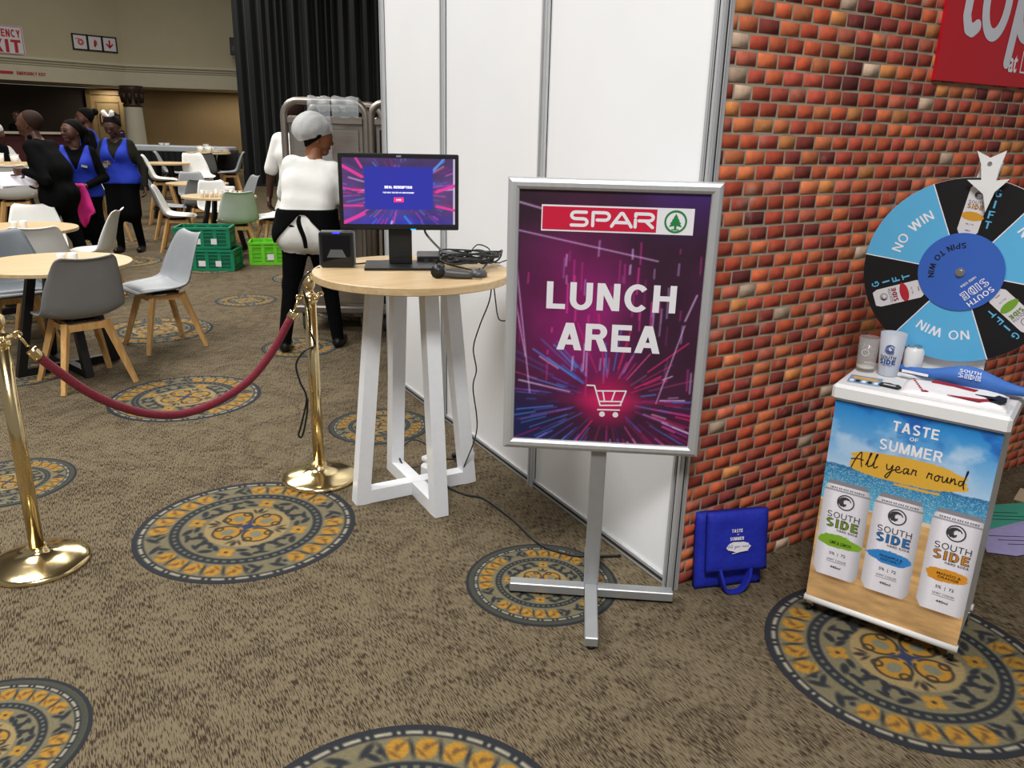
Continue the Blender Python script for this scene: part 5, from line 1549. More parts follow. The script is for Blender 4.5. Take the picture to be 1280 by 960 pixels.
# ------------------------------------------------------------------ shakers, cups, mugs
CERAMIC = mat('white_ceramic', (238, 236, 230), .3, 0, .01, 20)
PAPERCUP = mat('pale_paper_cup', (226, 218, 202), .6, 0, .03, 20)
def shaker(x, y, z, label, group='white shakers'):
    t = thing('salt_shaker', label, 'shaker', (x, y, z), 0, group)
    MB().lathe([(0, 0), (.026, 0), (.0275, .004), (.0275, .062), (.024, .072), (.012, .076), (0, .0765)], 22).build('body', CERAMIC, t)
    MB().lathe([(0, .0768), (.010, .0768), (.010, .078), (0, .079)], 12).build('pour_cap', ALU, t)
shaker(-1.815, 3.845, .71, 'left white shaker on the nearest round table')
shaker(-1.750, 3.855, .71, 'right white shaker on the nearest round table')
shaker(-2.135, 5.86, .71, 'left white shaker on the table before the man in black')
shaker(-2.07, 5.90, .71, 'right white shaker on the table before the man in black')
def cup(x, y, z, r, h, m, label, group, handle=False, name='cup'):
    t = thing(name, label, 'cup', (x, y, z), 0, group)
    MB().lathe([(0, 0), (r*.75, 0), (r, h), (r*.92, h), (r*.70, .006), (0, .006)], 18).build('vessel', m, t)
    MB().lathe([(r*.98, h-.004), (r*1.06, h-.002), (r*1.04, h+.002), (r*.92, h)], 18).build('rim', m, t)
    if handle:
        MB().tube([(r*.85, 0, h*.25), (r*1.5, 0, h*.3), (r*1.55, 0, h*.7), (r*.95, 0, h*.8)], .008, 6).build('handle', m, t)
for k in range(9):
    cup(-.215+k*.055, 8.80+.03*(k % 2)-.010*k, .71, .024, .075 if k % 3 else .09, PAPERCUP if k % 3 else CERAMIC,
        'small pale cup in the row on the cup table, number %s from the left' % ('one two three four five six seven eight nine'.split()[k]), 'row of small cups on the table')
cup(.70, 14.86, 1.06, .06, .12, CERAMIC, 'left white mug on the farthest high table', 'mugs on the far table', True, 'mug')
cup(.84, 14.80, 1.06, .06, .12, CERAMIC, 'right white mug on the farthest high table', 'mugs on the far table', True, 'mug')
def plate_stack(x, y, z, n, label):
    for k in range(n):
        which = ('bottom', 'second lowest', 'middle', 'second highest', 'top')[k]
        t = tag(MB().lathe([(0, 0), (.07, 0), (.12, .014), (.122, .017), (.07, .006), (0, .005)], 24).build('plate', CERAMIC), which+' '+label, 'plate', 'stacked plates on the far table')
        t.location = (x, y, z+k*.012)
plate_stack(1.00, 14.82, 1.06, 5, 'white plate in the left stack on the farthest high table')
plate_stack(1.16, 15.06, 1.06, 5, 'white plate in the right stack on the farthest high table')
tp = thing('tissue_pack', 'white and blue tissue pack beside the row of cups', 'tissue pack', (.40, 9.92, .71), R(-20))
tp.location = (.20, 9.27, .71)
MB().box((0, 0, .05), (.13, .09, .10), 0, None, .015).build('pack', WHITE_PLASTIC, tp); MB().box((0, -.0455, .03), (.11, .002, .04)).build('blue_label', mat('blue_violet_label', (60, 50, 140), .5), tp)
cup(-2.36, 10.05, 1.06, .05, .12, CERAMIC, 'white cup on the high table behind the man in black', 'cups on the left high table')
cup(-2.20, 9.92, 1.06, .05, .11, CERAMIC, 'second white cup on the high table behind the man in black', 'cups on the left high table')

# ------------------------------------------------------------------ crates
def crate(label, loc, deg, m, m2, w=.60, d=.40, h=.24):
    t = thing('folding_crate', label, 'crate', loc, R(deg), 'plastic crates on the carpet')
    MB().box((0, 0, .012), (w-.02, d-.02, .016)).build('base', m, t)
    fr = MB()
    for s in (-1, 1):
        fr.box((0, s*(d/2-.008), h-.012), (w, .020, .024)); fr.box((s*(w/2-.008), 0, h-.012), (.020, d, .024))
    fr.build('rim', m, t)
    for s in (-1, 1):
        b = MB()
        b.box((0, s*(d/2-.012), .018), (w-.01, .014, .030)); b.box((0, s*(d/2-.012), h-.05), (w-.02, .014, .020))
        for k in range(5): b.box((-w/2+.022+k*(w-.044)/4, s*(d/2-.012), h/2), (.040, .016, h-.03))
        b.box((0, s*(d/2-.016), h/2), (w-.02, .005, h-.03), 1)
        for k in range(4):
            for q in range(3): b.box((-w/2+.022+(k+.5)*(w-.044)/4, s*(d/2-.010), .06+q*.045), ((w-.044)/4-.05, .006, .010))
        b.build('side_panel', [m, m2], t)
        b = MB()
        b.box((s*(w/2-.012), 0, .018), (.014, d-.02, .030)); b.box((s*(w/2-.012), 0, h-.05), (.014, d-.03, .020))
        for k in (-1, 1): b.box((s*(w/2-.012), k*(d/2-.04), h/2), (.016, .05, h-.03))
        b.box((s*(w/2-.016), 0, h/2), (.005, d-.03, h-.03), 1); b.box((s*(w/2-.010), 0, h*.42), (.008, d*.5, h*.35))
        b.build('end_panel', [m, m2], t)
    for k, (x, ww) in enumerate(((-.055, .075), (.125, .062))):
        MB().box((x, -(d/2-.002), h*.36), (ww, .002, h*.26)).build('paper_label', WHITE_INK, t)
    return t
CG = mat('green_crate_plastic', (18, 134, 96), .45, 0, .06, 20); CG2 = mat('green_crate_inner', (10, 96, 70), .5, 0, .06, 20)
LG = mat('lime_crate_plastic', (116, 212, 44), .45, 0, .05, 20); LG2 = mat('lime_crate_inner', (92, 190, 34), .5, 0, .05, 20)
crate('dark green folding crate at the bottom of its stack', (-.335, 7.70, 0), -25, CG, CG2)
crate('dark green folding crate on top of its stack', (-.375, 7.76, .2405), -20, CG, CG2)
crate('lime green folding crate beside the dark green stack', (.43, 7.86, 0), -16, LG, LG2, .6, .4, .27)
# ------------------------------------------------------------------ stainless banquet carts
STEEL = mat('brushed_stainless_steel', (176, 170, 164), .30, .9, .08, 8, stretch=(1, 1, 8))
STEEL_D = mat('dull_steel_frame', (150, 142, 134), .38, .8, .06, 8)
DARKP = mat('dark_cart_opening', (16, 15, 16), .5, .2, .1, 8)
FILM = mat('clear_plastic_film', (214, 222, 226), .18, 0, .05, 10, alpha=.18)
def banquet_cart(label, loc, deg, panel, film=True):
    t = thing('banquet_cart', label, 'cart', loc, R(deg), 'steel banquet carts')
    w, d, h, z0 = .615, .78, 1.66, .17
    MB().box((0, d/2, (z0+h)/2), (w-.05, d-.05, h-z0), 0, None, .01).build('cabinet', STEEL, t)
    MB().box((0, .018, (z0+1.60)/2+.02), (w-.12, .012, 1.60-z0-.10), 0, None, .004).build('front_panel', panel, t)
    for yy in (.005, d-.005):
        rc = .11; pts = [(-w/2, yy, z0), (-w/2, yy, 1.0), (-w/2, yy, 1.765-rc)]
        pts += [(-w/2+rc-rc*math.cos(a), yy, 1.765-rc+rc*math.sin(a)) for a in (R(15), R(30), R(45), R(60), R(75), R(90))]
        pts += [(0, yy, 1.765)]
        pts += [(w/2-rc+rc*math.sin(a), yy, 1.765-rc+rc*math.cos(a)) for a in (0.0, R(15), R(30), R(45), R(60), R(75), R(90))]
        pts += [(w/2, yy, 1.0), (w/2, yy, z0)]
        MB().tube(pts, .026, 12).build('frame_tube', STEEL_D, t)
    MB().box((0, .0, 1.625), (w-.05, .03, .045), 0, None, .006).build('top_rail', STEEL_D, t)
    MB().box((0, .0, z0+.02), (w+.03, .05, .06), 0, None, .012).build('bumper', STEEL_D, t)
    MB().box((0, d, z0+.02), (w+.03, .05, .06), 0, None, .012).build('bumper', STEEL_D, t)
    MB().tube([(w/2-.09, -.005, .9), (w/2-.09, -.05, .92), (w/2-.09, -.05, 1.12), (w/2-.09, -.005, 1.14)], .011, 8).build('door_handle', STEEL_D, t)
    for (x, y) in ((-w/2+.07, .09), (w/2-.07, .09), (-w/2+.07, d-.09), (w/2-.07, d-.09)):
        c = MB().cyl((x-.020, y, .066), (x+.020, y, .066), .065, n=22).build('caster', mat('grey_rubber', (64, 62, 62), .6), t)
        MB().box((x-.028, y, .11), (.006, .05, .11)).box((x+.028, y, .11), (.006, .05, .11)).box((x, y, .162), (.07, .08, .012)).build('caster_fork', STEEL_D, c)
    if film:
        def drape(x0, x1, zdown, nm):
            b = MB(); vs_ = []; n = 8
            prof = [(.34, 1.70), (.12, 1.775), (.0, 1.80), (-.032, 1.79), (-.034, 1.70), (-.033, zdown)]
            for i in range(n+1):
                u = i/n
                for (y, z) in prof: vs_.append((x0+(x1-x0)*u, y-.004*math.sin(9*u+z*7), z+.006*math.sin(11*u+y*9)))
            k = len(prof)
            fs_ = [(i*k+j, (i+1)*k+j, (i+1)*k+j+1, i*k+j+1) for i in range(n) for j in range(k-1)]
            vb = [(v[0], v[1]+.003, v[2]-.002) for v in vs_]
            b.add(vs_, fs_, 0, True); b.add(vb, [f[::-1] for f in fs_], 0, True)
            b.build(nm, FILM, t)
        drape(-.12, .05, 1.32, 'plastic_film'); drape(.06, .26, 1.655, 'plastic_film')
    return t
banquet_cart('tall steel banquet cart with plastic film over its top rail', (.030, 4.212, 0), -29, STEEL)
banquet_cart('second steel banquet cart with a dark front beside the white panels', (.600, 3.90, 0), -29, DARKP, False)

# ------------------------------------------------------------------ far buffet and bar
SKIRT = mat('black_table_skirt', (20, 24, 28), .8, 0, .15, 6); CLOTH = mat('grey_white_tablecloth', (196, 204, 210), .8, 0, .05, 4)
bf = thing('buffet_table', 'long buffet table with black skirt and white top before the tan wall', 'table', (.95, 19.7, 0), R(-33))
b = MB(); n = 70; vs_ = []
for i in range(n+1):
    x = -1.25+2.5*i/n; y = -.32+.018*math.sin(i*1.5)
    vs_ += [(x, y, .01), (x, y+.008*math.sin(i*1.5), .93)]
b.add(vs_, [(2*i, 2*i+2, 2*i+3, 2*i+1) for i in range(n)], 0, True); b.box((0, 0, .47), (2.46, .58, .92)); b.build('skirt', SKIRT, bf)
MB().box((0, 0, .995), (2.56, .70, .13), 0, None, .02).build('white_top', CLOTH, bf)
for k, x in enumerate((-1.15, -.35, -.22, .75)):
    v = Matrix.Rotation(R(-33), 4, 'Z') @ Vector((x, -.2, 0))
    cup(.95+v.x, 19.7+v.y, 1.06, .07, .06, CERAMIC, 'white bowl %s on the far buffet' % ('at the left end', 'left of the pair', 'right of the pair', 'at the right end')[k], 'bowls on the far buffet', False, 'bowl')
MAROON = mat('maroon_bar_front', (74, 26, 26), .6, 0, .1, 4); BARTOP = mat('pale_bar_top', (196, 186, 166), .5, 0, .05, 4)
br = thing('bar_counter', 'long maroon bar counter with pale top along the dark recess', 'counter', (-3.9, 21.7, 0), R(20.6))
MB().box((0, 0, .62), (6.0, .5, 1.24)).build('front', MAROON, br)
MB().box((0, -.04, 1.27), (6.1, .7, .05)).build('bar_top', BARTOP, br)
for k in range(6): MB().box((-2.5+k, -.26, .62), (.8, .02, .9)).build('front_moulding', MAROON, br)

# draped jacket on the far high chair
jk = thing('draped_jacket', 'black jacket hanging over a far high chair', 'jacket', (1.30, 15.285, .68), R(-4))
BLK_CLOTH = mat('black_cloth', (15, 15, 17), .85, 0, .15, 20)
o = soft_panel(.36, .42, .09, 5, -.02).build('jacket_body', BLK_CLOTH, jk)
MB().tube([(-.17, -.05, .36), (-.20, -.07, .2), (-.19, -.07, .04)], .045, 10).build('sleeve', BLK_CLOTH, jk)
MB().tube([(.17, -.05, .36), (.20, -.07, .2), (.19, -.07, .06)], .045, 10).build('sleeve', BLK_CLOTH, jk)

# ------------------------------------------------------------------ signs on the cream wall
def wall_frame(px_s, seg=0):
    a, b = WP[seg], WP[seg+1]; t = (b-a).normalized(); n = Vector((t.y, -t.x, 0)); return a, t, n, math.atan2(t.y, t.x)
a_, t_w, n_w, ang_w = wall_frame(0)
SIGNW = mat('white_sign_sheet', (228, 222, 226), .5, 0, .02, 5)
def on_wall(x, y_hint, z, off): # point at distance s along the first wall run with given world x
    s = (x-a_.x)/t_w.x; p = a_+t_w*s+n_w*off; return (p.x, p.y, z)
ex = thing('exit_sign', 'white EMERGENCY EXIT sign with red letters on the cream wall', 'sign', on_wall(-2.74, 0, 3.27, .21), ang_w)
MB().box((0, 0, .36), (1.24, .02, .72)).build('board', SIGNW, ex)
strokes('border', [[(-.59, .02), (.59, .02), (.59, .70), (-.59, .70), (-.59, .02)]], .014, mat('dark_red_ink', (150, 40, 50), .5), ex, at(0, -.012, 0) @ FRONT)
lettering('EMERGENCY', RED, ex, at(0, -.012, .53) @ FRONT, w=1.10, h=.20, bold=.03)
lettering('EXIT', RED, ex, at(.02, -.012, .21) @ FRONT, w=1.02, h=.33, bold=.05)
b2 = thing('beam_lettering', 'small red EMERGENCY EXIT lettering with a red bar on the beam', 'sign', on_wall(-2.5, 0, 2.78, .034), ang_w)
MB().box((-.36, 0, .03), (.80, .008, .07)).build('red_bar', RED, b2)
lettering('EMERGENCY EXIT', RED, b2, at(.50, -.004, .03) @ FRONT, w=.74, h=.085, bold=.03)
fs2 = thing('fire_sign', 'row of three white fire safety pictograms in black frames on the cream wall', 'sign', on_wall(-.30, 0, 3.54, .02), ang_w)
for k in range(3):
    x = -.42+.42*k
    fr = MB()
    for s in (-1, 1): fr.box((x+s*.20, -.012, .22), (.035, .03, .44)); fr.box((x, -.012, .22+s*.20), (.435, .03, .035))
    fr.build('frame', BLACK_PLASTIC, fs2)
    MB().box((x, -.006, .22), (.40, .012, .40)).build('panel', SIGNW, fs2)
Mf = at(0, -.0135, .22) @ FRONT
strokes('hose_reel_symbol', [arc(-.42+.02, 0, .075, .075, 0, 360, 24), arc(-.42+.02, 0, .045, .045, 0, 360, 18), [(-.54, .085), (-.44, .085)]], .028, mat('pale_red_ink', (204, 96, 84), .5), fs2, Mf)
strokes('extinguisher_symbol', [[(.0, -.09), (.0, .04)], [(.0, .06), (.0, .085)], [(.0, .08), (.045, .05), (.05, -.04)]], .03, RED, fs2, Mf)
strokes('extinguisher_body', [[(-.004, -.075), (-.004, .03)]], .062, RED, fs2, Mf)
strokes('arrow_symbol', [[(.42, .10), (.42, -.06)]], .05, RED, fs2, Mf)
b = MB(); b.add([Mf @ Vector(p) for p in ((.42, -.115, 0), (.535, .0, 0), (.505, .03, 0), (.42, -.045, 0), (.335, .03, 0), (.305, .0, 0))], [(0, 1, 2, 3), (0, 3, 4, 5)]); b.build('arrow_head', RED, fs2)
sp = thing('wall_speaker', 'small black loudspeaker on the cream wall beside the curtain', 'speaker', (3.52, 25.36, 3.62), R(-11.5))
MB().box((0, 0, .25), (.26, .22, .50), 0, None, .01).build('cabinet', BLACK_PLASTIC, sp); MB().cyl((0, -.11, .18), (0, -.118, .18), .09, n=20).build('driver', GREY_TRIM, sp); MB().box((0, .09, -.02), (.10, .25, .05)).build('bracket', TRIM, sp)
# ------------------------------------------------------------------ people: bodies grown from smoothly joined tapered limbs
def surface_nets(F, org, h):
    ins = F < 0
    nx, ny, nz = F.shape
    c = ins[:-1, :-1, :-1].astype(np.int8)
    tot = np.zeros((nx-1, ny-1, nz-1), np.int8)
    for dx in (0, 1):
        for dy in (0, 1):
            for dz in (0, 1): tot += ins[dx:nx-1+dx, dy:ny-1+dy, dz:nz-1+dz]
    act = (tot > 0) & (tot < 8)
    idx = np.argwhere(act)
    vid = -np.ones(act.shape, int); vid[act] = np.arange(len(idx))
    acc = np.zeros((len(idx), 3)); cnt = np.zeros(len(idx))
    cor = [(a, b, d) for a in (0, 1) for b in (0, 1) for d in (0, 1)]
    for p in cor:
        for ax in range(3):
            if p[ax]: continue
            q = list(p); q[ax] = 1
            a = F[idx[:, 0]+p[0], idx[:, 1]+p[1], idx[:, 2]+p[2]]; b = F[idx[:, 0]+q[0], idx[:, 1]+q[1], idx[:, 2]+q[2]]
            m = (a < 0) != (b < 0)
            t = np.where(m, a/np.where(m, a-b, 1), 0)
            pos = np.tile(np.array(p, float), (len(idx), 1)); pos[:, ax] += t
            acc += pos*m[:, None]; cnt += m
    V = (idx+acc/cnt[:, None])*h+org
    Q = []
    for ax in range(3):
        o1, o2 = [(1, 2), (2, 0), (0, 1)][ax]
        s0 = [slice(None)]*3; s1 = [slice(None)]*3
        s0[ax] = slice(0, -1); s1[ax] = slice(1, None)
        A_, B_ = ins[tuple(s0)], ins[tuple(s1)]
        e = np.argwhere(A_ != B_)
        ok = np.ones(len(e), bool)
        for o in (o1, o2): ok &= (e[:, o] > 0) & (e[:, o] < F.shape[o]-1)
        e = e[ok]
        def cell(d1, d2):
            x = e.copy(); x[:, o1] -= d1; x[:, o2] -= d2; return vid[x[:, 0], x[:, 1], x[:, 2]]
        q = np.stack([cell(1, 1), cell(0, 1), cell(0, 0), cell(1, 0)], 1)
        fl = B_[e[:, 0], e[:, 1], e[:, 2]]
        q[fl] = q[fl][:, ::-1]
        Q.append(q)
    return V, np.concatenate(Q)

class Body:
    """round cones and balls with a material tag each, blended smoothly"""
    def __init__(s): s.p = []
    def cone(s, a, b, r0, r1=None, t=0, k=.03):
        s.p.append((np.array(a, float), np.array(b, float), r0, r0 if r1 is None else r1, t, k)); return s
    def ball(s, c, r, t=0, k=.03): return s.cone(c, np.array(c, float)+[0, 0, 1e-4], r, r, t, k)
    def chain(s, pts, rs, t=0, k=.02):
        for i in range(len(pts)-1): s.cone(pts[i], pts[i+1], rs[i], rs[i+1], t, k)
        return s
    def eval(s, P, tags=False, sub=None, grow=0.0):
        D = np.full(P.shape[:-1], 9.0); T = np.zeros(P.shape[:-1], int); best = np.full(P.shape[:-1], 9.0)
        for (a, b, r0, r1, t, k) in s.p:
            if sub is not None and t not in sub: continue
            ab = b-a; L2 = ab @ ab
            u = np.clip(((P-a) @ ab)/L2, 0, 1)
            d = np.linalg.norm(P-a-u[..., None]*ab, axis=-1)-(r0+(r1-r0)*u)
            if tags:
                m = d < best; T[m] = t; best = np.minimum(best, d)
            hh = np.clip(.5+.5*(D-d)/k, 0, 1)
            D = D*(1-hh)+d*hh-k*hh*(1-hh)
        return (D-grow, T) if tags else D-grow
    def bounds(s, sub=None, m=.05):
        pts = []
        for (a, b, r0, r1, t, k) in s.p:
            if sub is not None and t not in sub: continue
            r = max(r0, r1); pts += [a-r, a+r, b-r, b+r]
        pts = np.array(pts); return pts.min(0)-m, pts.max(0)+m

def grid_eval(fn, lo, hi, h):
    n = np.ceil((hi-lo)/h).astype(int)+1
    ax = [lo[i]+h*np.arange(n[i]) for i in range(3)]
    F = np.empty(n)
    for i0 in range(0, n[0], 12):
        P = np.stack(np.meshgrid(ax[0][i0:i0+12], ax[1], ax[2], indexing='ij'), -1)
        F[i0:i0+12] = fn(P)
    return surface_nets(F, lo, h)

def nets_object(name, pieces, mats, parent):
    """pieces: list of (V, Q, matidx)"""
    me = bpy.data.meshes.new(name); V = []; Q = []; MI = []; k = 0
    for v, q, mi in pieces:
        V.append(v); Q.append(q+k); MI.append(mi); k += len(v)
    V = np.concatenate(V); Q = np.concatenate(Q); MI = np.concatenate(MI)
    me.vertices.add(len(V)); me.vertices.foreach_set('co', V.astype(np.float32).ravel())
    me.loops.add(Q.size); me.loops.foreach_set('vertex_index', Q.astype(np.int32).ravel())
    me.polygons.add(len(Q)); me.polygons.foreach_set('loop_start', np.arange(len(Q), dtype=np.int32)*4)
    me.update(calc_edges=True)
    for m in mats: me.materials.append(m)
    me.polygons.foreach_set('material_index', MI.astype(np.int32))
    me.polygons.foreach_set('use_smooth', np.ones(len(Q), bool))
    me.update()
    return link_mesh(name, me, parent)

SKIN, TOP, BOTTOM, SHOE, EYE, LIP, BROW, SLEEVE = range(8)
SKIN_D = mat('dark_brown_skin', (80, 50, 37), .5, 0, .06, 60)
SKIN_M = mat('brown_skin', (128, 78, 48), .5, 0, .06, 60)
SKIN_V = mat('deep_brown_skin', (70, 44, 34), .5, 0, .06, 60)
EYEM = mat('eye_dark', (20, 14, 12), .25); LIPM = mat('lip_brown', (104, 52, 48), .45); BROWM = mat('brow_black', (18, 14, 12), .7)
HAIR = mat('black_hair', (9, 7, 7), .9, 0, .3, 90, .3, spec=.15)
BLACK_CL = mat('black_uniform_cloth', (11, 11, 12), .95, 0, .12, 30, .15, spec=.08)
GREEN_BLK = mat('dark_olive_shirt_cloth', (32, 32, 26), .95, 0, .12, 30, .15, spec=.1)
BLUE_AP = mat('royal_blue_apron_cloth', (16, 46, 164), .8, 0, .08, 25, .2)
WHITE_CL = mat('white_cotton_shirt', (228, 228, 224), .85, 0, .03, 14, .35)
SHOEM = mat('black_leather_shoe', (16, 16, 17), .35, 0, .1, 20)

def hand(B, wrist, direction, palm_n, s=1.0, curl=.5, side=1, point=False):
    """five separate fingers on a palm; direction wrist->knuckles, palm_n out of the palm"""
    d = np.array(direction, float); d /= np.linalg.norm(d)
    n = np.array(palm_n, float); n -= d*(n @ d); n /= np.linalg.norm(n)
    w = np.cross(d, n)*side
    W = np.array(wrist, float)
    pl = .085*s
    for q in (-.024, -.008, .008, .024):
        B.cone(W+w*q*.6*s, W+d*pl+w*q*s, .014*s, .012*s, SKIN, .008)
    for i, (q, L) in enumerate(((.027, .070), (.009, .080), (-.009, .075), (-.027, .058))):
        c = curl if not (point and i == 0) else .05
        p0 = W+d*pl+w*q*s; p = [p0]; a = 0
        for j, f in enumerate((.45, .32, .23)):
            a += c*(1.0 if j == 0 else 1.15)
            p.append(p[-1]+(d*math.cos(a)+n*math.sin(a))*L*f*s)
        B.chain(p, [.0095*s, .0088*s, .0080*s, .0068*s], SKIN, .004)
    t0 = W+d*.030*s+w*.026*s; t1 = t0+(d*.55+w*.75+n*.35)*.040*s; t2 = t1+(d*.85+w*.15+n*.5)*.034*s
    B.chain([t0, t1, t2], [.014*s, .0105*s, .008*s], SKIN, .006)
    return W

def rotz(v, a): c, s_ = math.cos(a), math.sin(a); return np.array([v[0]*c-v[1]*s_, v[0]*s_+v[1]*c, v[2]])
def person(label, loc, facing, H, skin, top, bottom, sex='f', lean=0.0, lean_side=0.0, elbows=None, hands=None, head_yaw=0.0, head_pitch=0.0,
           feet=None, sleeve=1.0, hair='bun', hand_dirs=None, wide=1.0, extra=None, res=.0125, point=None, stoop=0.0):
    """standing figure, local front = -Y, left hand on +X; facing: world direction (x, y)"""
    s = H/1.65
    t = thing('person', label, 'person', loc, math.atan2(facing[1], facing[0])+PI/2)
    Bd = Body(); v = lambda x, y, z: np.array([x, y, z], float)*s
    # spine: bend about the hips
    def bend(p):
        p = np.array(p, float); z = p[2]-.92*s
        if z <= 0: return p
        a = lean*min(1, z/(.25*s)) if z < .25*s else lean
        a2 = lean_side
        y = p[1]*math.cos(a)-z*math.sin(a); zz = p[1]*math.sin(a)+z*math.cos(a)
        return np.array([p[0]*math.cos(a2)+zz*math.sin(a2), y, .92*s+zz*math.cos(a2)-p[0]*math.sin(a2)])
    f = sex == 'f'; W_ = wide
    hipw = (.088 if f else .080)*W_
    T_ = TOP
    Bd.cone(v(-hipw, 0, .90), v(hipw, 0, .90), (.112 if f else .105)*s*W_, None, BOTTOM, .05)
    for sx in (-1, 1): Bd.ball(v(sx*.070*W_, .055, .90), .085*s*W_, BOTTOM, .05)
    Bd.cone(bend(v(-.060*W_, 0, 1.04)), bend(v(.060*W_, 0, 1.04)), (.098 if f else .108)*s*W_, None, T_, .07)
    Bd.cone(bend(v(-.080*W_, .005, 1.20)), bend(v(.080*W_, .005, 1.20)), (.108 if f else .118)*s*W_, None, T_, .07)
    shw = .150 if f else .175
    Bd.cone(bend(v(-shw+.03, .012, 1.325)), bend(v(shw-.03, .012, 1.325)), .068*s, None, T_, .06)
    if f:
        for sx in (-1, 1): Bd.ball(bend(v(sx*.068, -.075, 1.215)), .066*s*W_, T_, .045)
    Bd.cone(bend(v(0, .010, 1.30)), bend(v(0, -.004-stoop*.3, 1.455)), .058*s, .050*s, SKIN, .03)
    # legs
    feet = feet or [(-.10, 0.0), (.10, 0.0)]
    for sx, (fx, fy) in zip((-1, 1), feet):
        hip = v(sx*.085, 0, .86); ank = np.array([fx*s, fy*s+.02*s, .085*s]); knee = (hip+ank)/2+np.array([0, -.035*s, .02*s])
        Bd.chain([hip, knee, ank], [.092*s*W_, .060*s, .046*s], BOTTOM, .03)
        Bd.cone(ank+[0, .02*s, -.045*s], np.array([fx*s+sx*.015*s, fy*s-.135*s, .035*s]), .040*s, .034*s, SHOE, .02)
    # arms
    pieces_hands = []
    for i, sx in enumerate((-1, 1)):
        sh = bend(v(sx*shw, .010, 1.325))
        el = np.array(elbows[i], float)*s if elbows else sh+v(sx*.06, .02, -.27)
        hd = np.array(hands[i], float)*s if hands else el+v(sx*.02, -.05, -.24)
        r_el, r_wr = .040*s, .027*s
        Bd.cone(sh, el, .058*s*(1+.1*(W_-1)), r_el*1.08, SLEEVE if sleeve >= 1 else SKIN, .03)
        if sleeve >= 1.0: Bd.cone(el, el+(hd-el)*.93, r_el*1.08, r_wr*1.25, SLEEVE, .02)
        Bd.cone(el, hd, r_el, r_wr, SKIN if sleeve < 1 else SKIN, .015)
        if sleeve < 1: Bd.cone(sh, sh+(el-sh)*sleeve*.95, .068*s, .062*s, SLEEVE, .02)
        hb = Body(); d = hd-el
        hdv = d if not hand_dirs or hand_dirs[i] is None else np.array(hand_dirs[i], float)
        hand(hb, hd-hdv/np.linalg.norm(hdv)*.012*s, hdv, v(-sx, -.35, .15), s, .45, sx, point == i)
        hb.cone(el+(hd-el)*.72, hd, r_wr*1.12, r_wr, SKIN, .01)
        lo, hi = hb.bounds(m=.012)
        V, Q = grid_eval(lambda P, hb=hb: hb.eval(P), lo, hi, .0048)
        pieces_hands.append((V, Q, np.full(len(Q), SKIN)))
    if extra: extra(Bd, s, bend)
    lo, hi = Bd.bounds(m=.04)
    V, Q = grid_eval(lambda P: Bd.eval(P), lo, hi, res)
    _, tg = Bd.eval(V[Q].mean(1), True)
    pieces = [(V, Q, tg)]+pieces_hands
    # head, finer
    hc = bend(v(0, -.008-stoop, 1.535))
    Hb = Body(); a = lambda x, y, z: np.array([x, y, z])*s
    Hb.ball(a(0, .022, .045), .088*s, SKIN, .04); Hb.ball(a(0, -.020, .030), .080*s, SKIN, .04)
    Hb.cone(a(0, -.040, -.01), a(0, -.060, -.075), .062*s, .034*s, SKIN, .04)
    for sx in (-1, 1):
        Hb.ball(a(sx*.040, -.050, -.022), .036*s, SKIN, .03)
        Hb.cone(a(sx*.080, .018, .022), a(sx*.078, .012, -.020), .014*s, .010*s, SKIN, .012)
        Hb.cone(a(sx*.012, -.094, .030), a(sx*.046, -.082, .030), .010*s, .009*s, SKIN, .016)
    Hb.cone(a(0, -.096, .020), a(0, -.113, -.016), .0085*s, .0135*s, SKIN, .012)
    for sx in (-1, 1): Hb.ball(a(sx*.014, -.100, -.020), .0095*s, SKIN, .01)
    Hb.cone(a(-.019, -.093, -.050), a(.019, -.093, -.050), .0085*s, None, LIP, .008)
    Hb.cone(a(0, .02, -.02), a(0, .018, -.13), .052*s, .052*s, SKIN, .03)
    lo, hi = Hb.bounds(m=.02)
    Vh, Qh = grid_eval(lambda P: Hb.eval(P), lo, hi, .0052)
    C = Vh[Qh].mean(1)/s
    tgh = np.full(len(Qh), SKIN)
    tgh[(np.abs(C[:, 0]) < .026) & (np.abs(C[:, 2]+.050) < .010) & (C[:, 1] < -.088)] = LIP
    for sx in (-1, 1):
        tgh[(((C[:, 0]-sx*.033)/.016)**2+((C[:, 2]-.010)/.008)**2 < 1) & (C[:, 1] < -.05)] = EYE
        tgh[(np.abs(C[:, 0]-sx*.034) < .022) & (np.abs(C[:, 2]-.036+abs(1)*.0) < .0055) & (C[:, 1] < -.05)] = BROW
    Rh = np.array(Matrix.Rotation(head_yaw, 3, 'Z') @ Matrix.Rotation(head_pitch, 3, 'X'))
    Vh = Vh @ Rh.T+hc
    pieces.append((Vh, Qh, tgh))
    body = nets_object('body', pieces, [skin, top, bottom, SHOEM, EYEM, LIPM, BROWM, top], t)
    # hair
    def headspace(fn, lo, hi, h, name, m):
        V, Q = grid_eval(fn, np.array(lo)*s, np.array(hi)*s, h)
        return nets_object(name, [(V @ Rh.T+hc, Q, np.zeros(len(Q)))], [m], t)
    def cap(P, grow, line=None, back=True):
        """shell over the skull above a hairline plane"""
        d = Hb.eval(P)-grow*s
        p = P/s
        pl = (-p[..., 2]+.045)-(p[..., 1]+.03)*1.05 if line is None else line(p)
        return np.maximum(d, pl*s)
